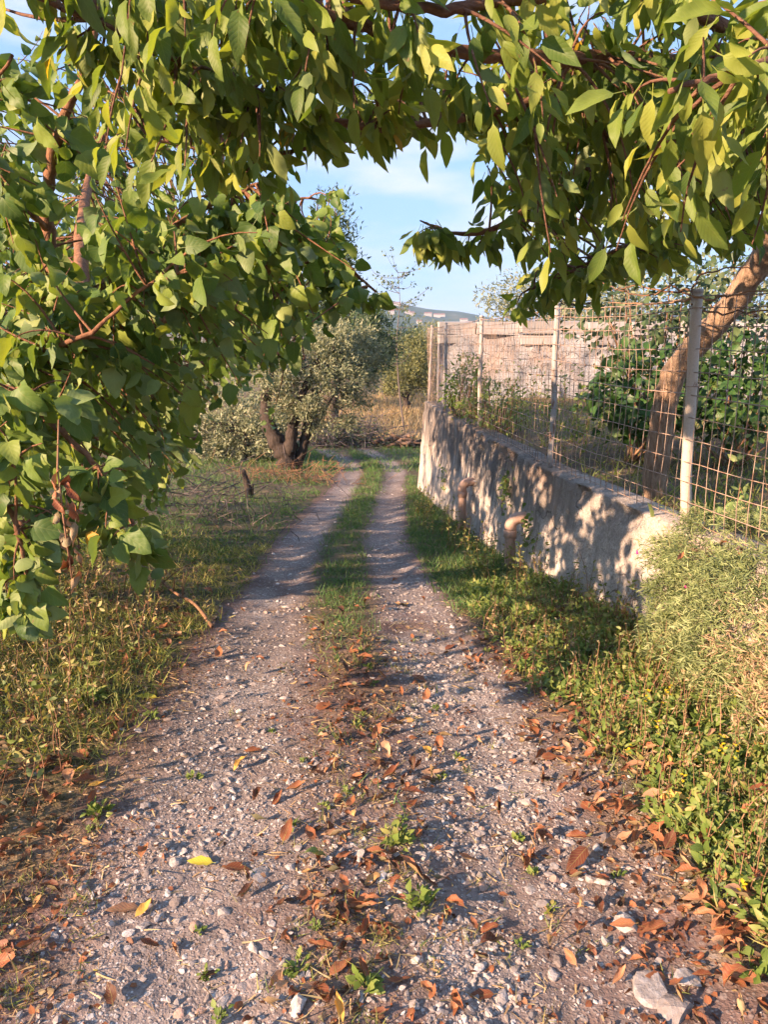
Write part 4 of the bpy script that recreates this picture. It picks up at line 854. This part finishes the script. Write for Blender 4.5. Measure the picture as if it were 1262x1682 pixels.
for cx_, cy_, n_ in ((1090, 1350, 14), (1150, 1480, 14), (560, 1500, 10), (1010, 1260, 8), (1200, 1560, 12), (1000, 1340, 8), (900, 1210, 7), (110, 1260, 10), (700, 1290, 7)):
    c_ = gpt(cx_, cy_); yv = [0.0]
    def fy_(): yv[0] = float(c_[1] + rng.normal() * .07); return yv[0]
    zone_leaf(n_, lambda y: float(c_[0] + rng.normal() * .085), fy_, 'heaped ' + ('by the right-hand weeds' if cx_ > 900 else 'on the left verge' if cx_ < 300 else 'on the centre strip'), .03)
zone_leaf(26, lambda y: float(rx_(y)) + .62 + abs(rng.normal()) * .2, ly(1.8, 4.5), 'among the right-hand weeds', .09)

for nm, lab, n, fx, fy, lift in [('verge_leaf_litter', 'mass of small dead leaves littering the left verge edge', 290, lambda y, n: lx(y) - .50 - np.abs(rng.normal(size=n)) * .3, (1.4, 5), .01),
    ('strip_leaf_litter', 'mass of small dead leaves littering the centre strip', 280, lambda y, n: (lx(y) + rx_(y)) / 2 + .06 + rng.normal(size=n) * .17, (1.4, 4.2), .006),
    ('bank_leaf_litter', 'mass of small dead leaves littering the foot of the right bank', 480, lambda y, n: rx_(y) + .50 + rng.normal(size=n) * .22 + .1 * (rng.random(n) < .3), (1.4, 4.4), .02)]:
    y = fy[0] * (fy[1] / fy[0]) ** rng.random(n); x = fx(y, n); P = np.stack([x, y, H(x, y) + .006 + lift * rng.random(n)], -1); d = unit(np.stack([rng.normal(size=n), rng.normal(size=n), rng.normal(size=n) * .2], -1)); g = G_()
    scatter(g, DRY, P, d, unit(rng.normal(size=(n, 3)) * .35 + [0, 0, 1]), rng.uniform(.03, .088, n), np.clip(rng.normal(.36, .22, n), 0, .84)); g.obj(nm, M['fallen'], label=lab, cat='leaf litter', kind='stuff')
# ------------------------------------------------------------------ grass, weeds, litter
def blades(name, mat, x, y, size, lean, label, rn, temps=BLADE, hf=H, z0=0.0, zarr=None, **k):
    N = len(x); P = np.stack([x, y, (hf(x, y) if zarr is None else zarr) + z0 - .004], -1); d = unit(np.stack([rng.normal(size=N) * lean, rng.normal(size=N) * lean, np.ones(N)], -1)); n = unit(rng.normal(size=(N, 3)) * [1, 1, .2])
    g = G_(); scatter(g, temps, P, d, n, size * rng.uniform(.5, 1.3, N), rn); return g.obj(name, mat, label=label, cat=k.pop('cat', 'grass'), kind='stuff')
def tuft(x, y, per, r):
    return np.repeat(x, per) + rng.normal(size=len(x) * per) * r, np.repeat(y, per) + rng.normal(size=len(x) * per) * r
rnn = lambda N, m=.45, s=.22: np.clip(rng.normal(m, s, N), 0, 1)
cenx = lambda y: (lx(y) + rx_(y)) / 2
# centre strip: short green further on, thin tufts close by
x, y = cand(28000, -.9, .6, 2.0, 22, lambda x, y: np.exp(-(np.abs(x - cenx(y)) / (.17 + .12 * (fbm(x, y, 2.5, 79) - .3))) ** 4) * np.maximum(sst(3.6, 4.8, y), .30 * sst(2.0, 3.2, y) * sst(.5, .6, fbm(x, y, 5, 78))) * sst(.25, .5, fbm(x, y, 3, 80)))
x, y = tuft(x, y, 2, .012); blades('grass_strip', M['grass'], x, y, .055 + .0035 * y, .55, 'short green grass strip between the wheel ruts', rnn(len(x)))
x, y = cand(3000, -2.2, 1.1, 1.3, 4.5, lambda x, y: (.04 + .6 * np.exp(-((x - cenx(y) - .06) / .2) ** 2) + .55 * sst(.30, .5, lx(y) - x)) * sst(.42, .62, fbm(x, y, 4, 82)))
x, y = tuft(x, y, 12, .018); blades('thin_grass', M['verge'], x, y, .045, .8, 'thin tufts of grass scattered over the foreground soil', rnn(len(x), .55, .25))
# left verge in the sun
x, y = cand(15000, -4.0, -.9, 1.3, 7.5, lambda x, y: sst(.36, .60, (lx(y) - x) / rw(y) + .3 * (fbm(x, y, 3, 84) - .5)) * sst(.25, .5, fbm(x, y, 1.7, 81)) * (.05 + .95 * sst(2.35, 3.0, y + .25 * (-x - 1) + .5 * (fbm(x, y, 2, 83) - .5))))
x, y = tuft(x, y, 3, .02); blades('verge_grass', M['verge'], x, y, .045 + .05 * sst(2.2, 3.1, y), .8, 'yellow-green grass on the sunny left verge', rnn(len(x), .47, .27))
x, y = cand(8500, -6, -.8, 6, 22, lambda x, y: sst(.36, .7, (lx(y) - x) / rw(y)) * sst(.25, .55, fbm(x, y, 1.5, 85)))
x, y = tuft(x, y, 3, .03); blades('field_grass', M['grass'], x, y, .085 + .004 * y, .6, 'green grass of the shaded field left of the track', rnn(len(x), .4))
x, y = cand(7000, .2, 1.6, 4.5, 14, lambda x, y: sst(.34, .55, (x - rx_(y)) / rw(y)) * (x < wallx(y) - .08))
x, y = tuft(x, y, 4, .03); blades('wall_foot_grass', M['grass'], x, y, .085, .7, 'green grass along the foot of the retaining wall', rnn(len(x), .4))
x, y = cand(4500, -4, 3.4, 15, 24.5, lambda x, y: np.minimum(1, sst(.3, .6, x - rx_(y)) + .5 * sst(.25, .5, fbm(x, y, .8, 86))) * (x < .9 + sst(12, 13, y) * 3))
x, y = tuft(x, y, 3, .05); blades('far_grass', M['grass'], x, y, .16, .6, 'green grass where the track bends away', rnn(len(x), .42))
x, y = cand(5600, -7, 8, 24.5, 46, lambda x, y: .25 + sst(.3, .6, fbm(x, y, .5, 87)))
x, y = tuft(x, y, 3, .08); blades('dry_meadow', M['dry'], x, y, .40, .4, 'tall blond dry grass at the end of the track', rnn(len(x), .5, .25))
# straw and twig litter lying on the soil
x, y = cand(28000, -2.4, 2.2, 1.3, 5.0, lambda x, y: np.clip(.9 - masks(x, y)[0] * .75, .1, 1) * sst(.3, .6, fbm(x, y, 4, 88)))
N = len(x); P = np.stack([x, y, H(x, y) + .006], -1); d = unit(np.stack([rng.normal(size=N), rng.normal(size=N), rng.normal(size=N) * .18], -1)); g = G_()
scatter(g, BLADE[:2], P, d, unit(rng.normal(size=(N, 3)) + [0, 0, 1]), rng.uniform(.02, .085, N), rnn(N, .42, .28)); g.obj('straw_litter', M['dry'], label='dry straw and twig litter strewn over the soil', cat='litter', kind='stuff')
x, y = cand(16000, -2.4, 2.1, 1.3, 4.2, lambda x, y: np.clip(.8 - masks(x, y)[0] * .6, .1, 1) * sst(.35, .65, fbm(x, y, 3, 98)))
N = len(x); P = np.stack([x, y, H(x, y) + .004], -1); g = G_(); scatter(g, OVAL, P, unit(rng.normal(size=(N, 3)) * [1, 1, .3]), unit(rng.normal(size=(N, 3)) * .5 + [0, 0, 1]), rng.uniform(.008, .03, N), np.clip(rng.normal(.3, .2, N), 0, .85)); g.obj('leaf_crumbs', M['fallen'], label='crumbled brown leaf fragments between the stones', cat='litter', kind='stuff')

def rosettes(x, y, per, size, spread, hgt, zf=H):
    N = len(x) * per; X_ = np.repeat(x, per); Y_ = np.repeat(y, per); a = rng.uniform(0, 6.28, N); e = rng.uniform(.15, 1.2, N)
    hh = np.repeat(rng.uniform(.2, 1, len(x)), per) * hgt * rng.random(N)
    P = np.stack([X_ + np.cos(a) * spread * .3, Y_ + np.sin(a) * spread * .3, zf(X_, Y_) + hh], -1); d = np.stack([np.cos(a) * np.cos(e), np.sin(a) * np.cos(e), np.sin(e)], -1); n = unit(np.array([-.5, -.4, .75]) + rng.normal(size=(N, 3)) * .35)
    rr = np.clip(np.repeat(rng.normal(.5, .16, len(x)), per) + rng.normal(size=N) * .15, 0, 1); return P, d, n, size * rng.uniform(.5, 1.3, N), rr
edge = lambda x, y: sst(.44, .72, (x - rx_(y)) / np.interp(y, [1.5, 2.2, 4, 5.5], [1.15, 1.0, .8, .6]) + .30 * (fbm(x, y, 4, 90) - .5)) * (x < wallx(y) - .1)
x, y = cand(5600, .3, 2.6, 1.3, 5.2, lambda x, y: edge(x, y) * (.28 + .72 * sst(.38, .56, fbm(x, y, 3.2, 77)))); g = G_()
scatter(g, LANCE + LANCE[:3], *rosettes(x, y, 10, .042, .06, .10)); wb = g.obj('broad_weeds', M['weed'], label='dense broad-leaved green weeds on the right bank', cat='weeds', kind='stuff')
x, y = cand(9000, .3, 2.6, 1.3, 6.0, edge); x, y = tuft(x, y, 3, .03); blades('bank_grass', M['verge'], x, y, .085, 1.0, 'grass blades mixed among the weeds of the right bank', rnn(len(x), .45, .25))
x, y = cand(420, .8, 2.2, 1.6, 3.4, edge); k = y < 2.9; x, y = x[k][:30], y[k][:30]; N = len(x); g = G_()
for a in range(5):
    P = np.stack([x, y, H(x, y) + rng.uniform(.10, .17, N)], -1); t = a / 5 * 6.28; scatter(g, OVAL, P, np.tile(unit(np.array([math.cos(t), math.sin(t), .5])), (N, 1)), np.tile([0, 0, 1.], (N, 1)), .016, rng.random(N))
g.obj('yellow_flowers', M['petal_y'], wb)
# small leafy weeds that stand alone in the foreground
def weed_plant(p, r, n, label, group=None):
    root = thing('weed', p, label, 'weed', group); g = G_(); P, d, nn, s, rr = rosettes(np.array([p[0]]), np.array([p[1]]), n, r * .62, r * 2.2 * rng.random(n), r * .9, lambda a, b: np.full(len(a), p[2])); scatter(g, OVAL + LANCE[1:2], P, d, nn, s, rr); g.obj('leaves', M['weed'], root)
    g = G_()
    for q in range(3): e = np.array(p) + [rng.normal() * r * .5, rng.normal() * r * .5, r * .8]; g.add(*tube([np.array(p) - [0, 0, .01], (np.array(p) + e) / 2 + rng.normal(size=3) * .004, e], [.0022, .002, .0012], 5)[:2], .4)
    g.obj('stems', M['weed'], root)
for px, py, r, n, lab in [(655, 1385, .06, 40, 'bushy green weed on the centre strip'), (690, 1490, .055, 34, 'dark clover-like weed below the bushy one'), (490, 1590, .04, 26, 'small spiky weed at the lower centre left'), (1015, 1440, .03, 14, 'tiny bright weed right of the cube-shaped stone'), (905, 1495, .03, 14, 'tiny weed beside flat stones in the right foreground'),
                            (600, 1620, .05, 30, 'low green weed at the bottom centre'), (160, 1340, .06, 26, 'pale leafy weed on the left verge edge'), (140, 1150, .10, 34, 'tall pale-green leafy weed on the left verge'), (250, 1180, .04, 20, 'small dark weed at the left rut edge'), (1240, 1600, .06, 30, 'green weed at the bottom right edge'), (850, 1380, .03, 16, 'tiny weed between stones in the right rut')]:
    weed_plant(gpt(px, py), r, n, lab)
for k in range(26):
    y = 1.45 * (4.2 / 1.45) ** rng.random(); x = float(cenx(y)) + rng.normal() * .5; weed_plant(np.array([x, y, gz(x, y)]), rng.uniform(.018, .04), 14, rng.choice(['tiny', 'small spreading', 'sparse little']) + ' green weed sprouting on the track ' + ('centre strip' if abs(x - cenx(y)) < .22 else 'left side' if x < cenx(y) else 'right side') + ', ' + BAND(y), 'small weeds on the track')

# tall wispy stalks
def stalks(g, gl, x, y, zf, hmin, hmax, nlf, lsz, lean=.18):
    for a, b in zip(x, y):
        p = np.array([a, b, float(zf(a, b))]); h = rng.uniform(hmin, hmax); e = p + np.array([rng.normal() * lean * h, rng.normal() * lean * h, h]); m = (p + e) / 2 + rng.normal(size=3) * .05 * h
        Q = smooth_path([p, m, e], 4); g.add(*tube(Q, np.linspace(.0028, .001, 9), 3, 0, False)[:2], rng.random())
        k = rng.integers(2, 9, nlf); P = Q[k] + rng.normal(size=(nlf, 3)) * .006; scatter(gl, LANCE, P, unit(rng.normal(size=(nlf, 3)) * [1, 1, .5] + [0, 0, .35]), rdir(nlf), lsz * rng.uniform(.5, 1.3, nlf), rnn(nlf, .5, .25))
for nm, n, x0, x1, y0, y1, f, zf, h0, h1, nlf, ls, ms, ml, lab in [
    ('bank_stalks', 620, .5, 2.4, 1.5, 4.6, edge, H, .06, .22, 12, .020, 'brown_twig', 'weed', 'thin branching stalks with tiny leaves on the right bank'),
    ('dry_stalks', 260, .5, 2.4, 1.5, 4.6, edge, H, .08, .26, 7, .022, 'brown_twig', 'dry', 'dead straw-coloured stalks among the weeds of the right bank'),
    ('verge_dry_stalks', 420, -3.6, -1.0, 1.6, 5.5, lambda x, y: sst(.5, .9, (lx(y) - x) / rw(y)), H, .07, .26, 7, .03, 'brown_twig', 'dry', 'dead straw-coloured stalks in the left verge grass'),
    ('wispy_weeds', 210, .2, 1.9, 3.0, 9.5, lambda x, y: (x < wallx(y) - .10) * (x > wallx(y) - .55), H, .10, .34, 12, .035, 'brown_twig', 'verge', 'wispy tall weeds at the foot of the retaining wall'),
    ('verge_weeds', 260, -3.5, -1.2, 2.0, 5.5, lambda x, y: sst(.5, .9, lx(y) - x), H, .15, .38, 12, .04, 'brown_twig', 'verge', 'leafy weed stalks in the left verge grass')]:
    x, y = cand(n * 3, x0, x1, y0, y1, f); x, y = x[:n], y[:n]; g = G_(); gl = G_(); stalks(g, gl, x, y, zf, h0, h1, nlf, ls); o = gl.obj(nm, M[ml], label=lab, cat='weeds', kind='stuff'); g.obj('stalks', M[ms], o)
x, y = cand(2400, .8, 7, 3.0, 13, lambda x, y: (x > wallx(y) + .3) * .5); x, y = x[:380], y[:380]; g = G_(); gl = G_(); stalks(g, gl, x, y, GH, .2, .75, 16, .055); o = gl.obj('garden_weeds', M['weed'], label='tangled tall weeds in the garden behind the fence', cat='weeds', kind='stuff'); g.obj('stalks', M['brown_twig'], o)
x, y = cand(9000, .8, 6.5, 2.6, 13, lambda x, y: (x > wallx(y) + .27) * (.3 + .6 * sst(.3, .6, fbm(x, y, 1.2, 91)))); x, y = tuft(x, y, 2, .04); blades('garden_grass', M['verge'], x, y, .15, .6, 'uncut grass in the garden behind the fence', rnn(len(x), .4, .28), hf=GH)

# ------------------------------------------------------------------ trailing shrub over the near end of the wall
b = np.array([1.55, 3.1, .1]); shrub = thing('trailing_shrub', b, 'fine-leaved trailing shrub with magenta flowers spilling over the near wall end', 'shrub')
N = 5600; cy_ = rng.uniform(1.7, 3.72, 330); cu_ = rng.random(330); ki = rng.integers(0, 330, N); y = np.clip(cy_[ki] + rng.normal(size=N) * .055, 1.6, 3.73); u = np.clip(cu_[ki] + rng.normal(size=N) * .035, 0, 1)
edgef = np.clip((3.74 - y) / .45, 0, 1) ** .6; hang = .62 * edgef * (.75 + .5 * fbm(y, y * 0, 2, 92)); zt = .715 + .05 * np.sin(y * 9) + .05 * (fbm(y, u, 6, 99) - .5)
ph = u * (math.pi * .5 + 1.0)                                        # over the top, then down the face
bul = (.05 + .22 * fbm(y, u, 4, 93)) * edgef
s_top = np.clip(u / .3, 0, 1); s_dn = np.clip((u - .3) / .7, 0, 1)
X_ = wallx(y) + .32 - (.32 + bul) * np.sin(s_top * math.pi / 2) - .16 * np.sin(s_dn * 3.0) * edgef + .06 * s_dn; Z_ = zt - .10 * (1 - np.cos(s_top * math.pi / 2)) - s_dn * (hang + .14)
C = np.stack([X_ - rng.uniform(-.05, .06, 330)[ki], y, Z_], -1) + rng.normal(size=(N, 3)) * [.03, .02, .025]
C[:, 2] = np.maximum(C[:, 2], H(C[:, 0], C[:, 1]) + .02)
per = 7; P = np.repeat(C, per, 0) + rng.normal(size=(N * per, 3)) * .012; outd = unit(np.stack([-np.ones(N), -.25 + rng.normal(size=N) * .5, .35 + rng.normal(size=N) * .4], -1)); d = unit(np.repeat(outd, per, 0) + rng.normal(size=(N * per, 3)) * .55)
k_ = rng.integers(0, N, 650); sh = unit(np.stack([-np.ones(650), -.3 + rng.normal(size=650) * .7, .25 + rng.normal(size=650) * .6], -1)); SP = []; SD = []
for q in range(10):
    SP.append(C[k_] + sh * (q + 1) * rng.uniform(.006, .013, (650, 1)) - [0, 0, .0004 * q * q]); SD.append(unit(sh + rng.normal(size=(650, 3)) * .5))
br = sst(3.0, 2.5, y) * sst(.4, .65, fbm(y, Z_, 4, 95)); rr = np.where(rng.random(N) < br * .9, rng.uniform(.88, 1, N), np.clip(rng.normal(.42, .12, N) + rng.normal(0, .17, 330)[ki], 0, .84)); g = G_()
scatter(g, NEEDLE, P, d, unit(rng.normal(size=(N * per, 3)) + [-.5, -.4, .5]), rng.uniform(.028, .055, N * per), np.clip(np.repeat(rr, per) + rng.normal(size=N * per) * .05, 0, 1)); scatter(g, NEEDLE, np.vstack(SP), np.vstack(SD), rdir(6500), rng.uniform(.022, .045, 6500), np.clip(rng.normal(.6, .15, 6500), 0, .84)); g.obj('foliage', M['succ'], shrub, kind='stuff')
g = G_()
for k in range(46):
    y0 = rng.uniform(2.2, 3.6); p = np.array([wallx(y0) + .12, y0, .60]); q = C[int(rng.integers(N))]; q = q + (np.array([q[0], y0, q[2]]) - q) * .8; g.add(*tube(smooth_path([p, p + [-.2, 0, .0], q - [-.03, 0, 0]], 4), .002, 4, 0, False)[:2], rng.random())
g.obj('stems', M['brown_twig'], shrub)
for px, py in ((1142, 963), (1161, 997), (1058, 938)):
    d = ray(px, py); Yc = 3.35 if px > 1100 else 3.75; c = at(px, py, Yc); c[0] = min(c[0], wallx(Yc) - .14); g = G_()
    dist = np.linalg.norm(C - c, axis=1); c = C[np.argmin(dist)] + [-.05, -.02, .01]
    for a in range(8):
        t = a / 8 * 6.28; dd = unit(np.array([-.4, math.cos(t), math.sin(t)])); scatter(g, OVAL, [c], [dd], [[-1, 0, .1]], .016, .5)
    g.obj('flower', M['petal_m'], shrub)
LK = [0, 1, 3, 5, 6, 4, 2]
for px, py in ((1105, 885), (1150, 870), (1180, 890), (1220, 925), (1190, 965), (1225, 905), (1155, 905)):
    c = C[np.argmin(np.linalg.norm(C - at(px, py, 3.25), axis=1))] + [-.04, -.03, .02]; fallen(c, .08, rng.choice([.3, .42, .62]), int(rng.integers(8)), ['leftmost', 'second', 'third', 'fifth', 'sixth', 'rightmost', 'lowest'][LK.pop(0)] + ' dry rust leaf caught on the trailing shrub', 'dry leaves caught on the trailing shrub')

# ------------------------------------------------------------------ plants behind the fence
def bush(name, c, rad, n, size, mat, temps, label, cat='bush', stems=9):
    c = np.array(c); b = np.array([c[0], c[1], float(GH(c[0], c[1])) - .02]); root = thing(name, b, label, cat); g = G_()
    d = rdir(n); P = c + d * (.35 + .65 * rng.random((n, 1)) ** .5) * np.array(rad) * (.75 + .5 * vn(d[:, 0] * 2, d[:, 2] * 2 + d[:, 1], 1.7, 5))[:, None]; P[:, 2] = np.maximum(P[:, 2], b[2] + .05)
    scatter(g, temps, P, unit(d + rng.normal(size=(n, 3)) * .5 + [0, 0, -.2]), unit(d + rng.normal(size=(n, 3)) * .5 + [0, 0, .4]), size * rng.uniform(.6, 1.3, n), rnn(n)); g.obj('foliage', mat, root, kind='stuff')
    g = G_()
    for k in range(stems): e = P[int(rng.integers(n))]; g.add(*tube(smooth_path([b + rng.normal(size=3) * [.05, .05, 0], (b + e) / 2 + rng.normal(size=3) * .05, e], 4), np.linspace(.012, .004, 9), 5)[:2], rng.random())
    g.obj('stems', M['brown_twig'], root); return root
bush('leafy_bush', at(1050, 650, 6.2), (.42, .5, .36), 900, .085, M['bush'], OVAL, 'bright green leafy bush left of the leaning trunk, behind the fence')
bush('leafy_bush', at(1215, 640, 6.0), (.50, .55, .40), 1100, .085, M['bush'], OVAL, 'dense dark green bush right of the leaning trunk, behind the fence')
bush('shrub', at(1080, 520, 7.2), (.75, .7, .55), 900, .075, M['dark_leaf'], OVAL, 'dark twiggy shrub showing behind the trunk above the fence', stems=22)
bush('shrub', at(1230, 500, 7.6), (.95, .7, .75), 1100, .075, M['dark_leaf'], OVAL, 'dark shrub at the right edge beneath the cherry limbs', stems=22)
bush('tall_weed_clump', at(765, 640, 9.4), (.30, .5, .42), 1100, .06, M['weed'], LANCE, 'bushy green weed clump behind the middle fence posts', stems=30)
bush('tall_weed_clump', at(815, 670, 8.2), (.36, .5, .30), 900, .06, M['weed'], LANCE, 'spreading green weed clump beside the third fence post', stems=30)
for (px, py, Y, rx0, rz0, lab) in [(930, 500, 24, 2.6, 1.0, 'pale olive crowns beyond the ruined wall'), (1180, 520, 16, 3.0, 1.2, 'grey-green tree behind the ruined wall at the right')]:
    c = at(px, py, Y); b = np.array([c[0], Y, -.6]); crown_tree('olive_tree', b, lab, 'tree', [([b, (b + c) / 2, c], .15, .05)], [(c, (rx0, 1.2, rz0))], 170, 40, .14, .2, M['olive'], M['olive_bark'])
# prickly pear pads and strap-leaved plant beside the whitewashed post
b = at(1205, 870, 3.75); b[2] = float(GH(b[0], b[1])); root = thing('prickly_pear', b, 'small prickly pear cactus with flat pads behind the near fence', 'cactus')
for px, py, Y, hw, hh, yaw in ((1203, 842, 3.85, .050, .065, .1), (1222, 828, 3.9, .05, .065, .5), (1180, 848, 3.9, .035, .055, -.4), (1245, 850, 3.95, .05, .075, 1.0)):
    c = at(px, py, Y); V = IV @ np.diag([hw, .012, hh]); V, F = SV.copy(), SF; V = V * [1 + 0 * hw, 1, 1]; V = V * [hw, .011, hh]; V[:, 0] *= 1 - .25 * np.clip(-V[:, 2] / hh, 0, 1); ca, sa = math.cos(yaw), math.sin(yaw); V = V @ np.array([[ca, sa, 0], [-sa, ca, 0], [0, 0, 1]]) + c; g = G_(); g.add(V, F, rng.random()); g.obj('pad', M['pad'], root)
b = at(1165, 850, 4.05); b[2] = float(GH(b[0], b[1])); root = thing('strap_leaved_plant', b, 'clump of upright strap-like leaves beside the whitewashed post', 'plant')
for k in range(22):
    g = G_(); p = b + rng.normal(size=3) * [.11, .06, 0]; scatter(g, STRAP, [p], [unit(np.array([rng.normal() * .3, rng.normal() * .25, 1]))], [rdir(1)[0]], rng.uniform(.14, .24), rnn(1)); g.obj('leaf', M['weed'], root)
# bare reddish vine along the top wire
root = thing('bare_vine', tops[2], 'bare reddish vine twining along the top wire at the near post', 'vine')
for pts in [((1140, 482, 3.8), (1105, 470, 4.0), (1060, 485, 4.3), (1020, 478, 4.6), (985, 460, 4.9)), ((1140, 484, 3.8), (1090, 478, 4.1), (1040, 470, 4.4), (1005, 480, 4.6)), ((1137, 486, 3.8), (1170, 492, 3.7), (1215, 480, 3.5), (1275, 478, 3.3)), ((1137, 500, 3.8), (1180, 515, 3.8), (1240, 512, 3.6), (1290, 505, 3.4)), ((1138, 480, 3.8), (1150, 455, 3.8), (1190, 442, 3.9), (1240, 440, 3.9)), ((1135, 490, 3.8), (1080, 500, 4.2), (1000, 495, 4.9))]:
    g = G_(); q = smooth_path(A(*pts), 5); q[1:] += rng.normal(size=(len(q) - 1, 3)) * .006; g.add(*tube(q, np.linspace(.006, .003, len(q)), 5)[:2], rng.random()); g.obj('shoot', M['brown_twig'], root)
# tufts growing out of the wall above the pipes
for px, py, Y, n, lab in ((800, 800, 6.3, 90, 'green creeper hanging down the wall between the pipes'), (862, 872, 5.55, 60, 'small plant rooted in the wall beside the nearer pipe'), (722, 790, 9.3, 70, 'dark tuft growing from the shaded wall face')):
    c = at(px, py, Y); c[0] = wallx(Y) - .06; root = thing('wall_plant', c, lab, 'plant'); g = G_(); P = c + rng.normal(size=(n, 3)) * [.02, .10, .09]; P[:, 0] = np.minimum(P[:, 0], wallx(P[:, 1]) - .02); scatter(g, LANCE + OVAL, P, unit(rng.normal(size=(n, 3)) * .6 + [-.5, 0, -.3]), rdir(n), .045, rnn(n, .4)); g.obj('foliage', M['weed'], root)
    g = G_()
    for q in range(5): e = P[q]; g.add(*tube([c + [.05, 0, .03], (c + e) / 2 - [.02, 0, 0], e], .002, 4)[:2], .5)
    g.obj('stems', M['brown_twig'], root)

# ------------------------------------------------------------------ air
hz = NT('haze_air'); vol = hz.n('ShaderNodeVolumePrincipled', {'Color': (.42, .66, 1.0, 1), 'Density': .00036, 'Anisotropy': 0.0}); hz.t.links.new(vol.outputs[0], hz.out.inputs['Volume'])
g = G_(); V = np.array([[x, y, z] for z in (-40, 125) for x, y in ((-1520, -80), (1520, -80), (1520, 1500), (-1520, 1500))], float); g.add(V, [[0, 3, 2, 1], [4, 5, 6, 7], [0, 1, 5, 4], [1, 2, 6, 5], [2, 3, 7, 6], [3, 0, 4, 7]])
g.obj('haze', hz.m, smooth=False, label='thin bluish haze in the distant air', cat='haze', kind='stuff')
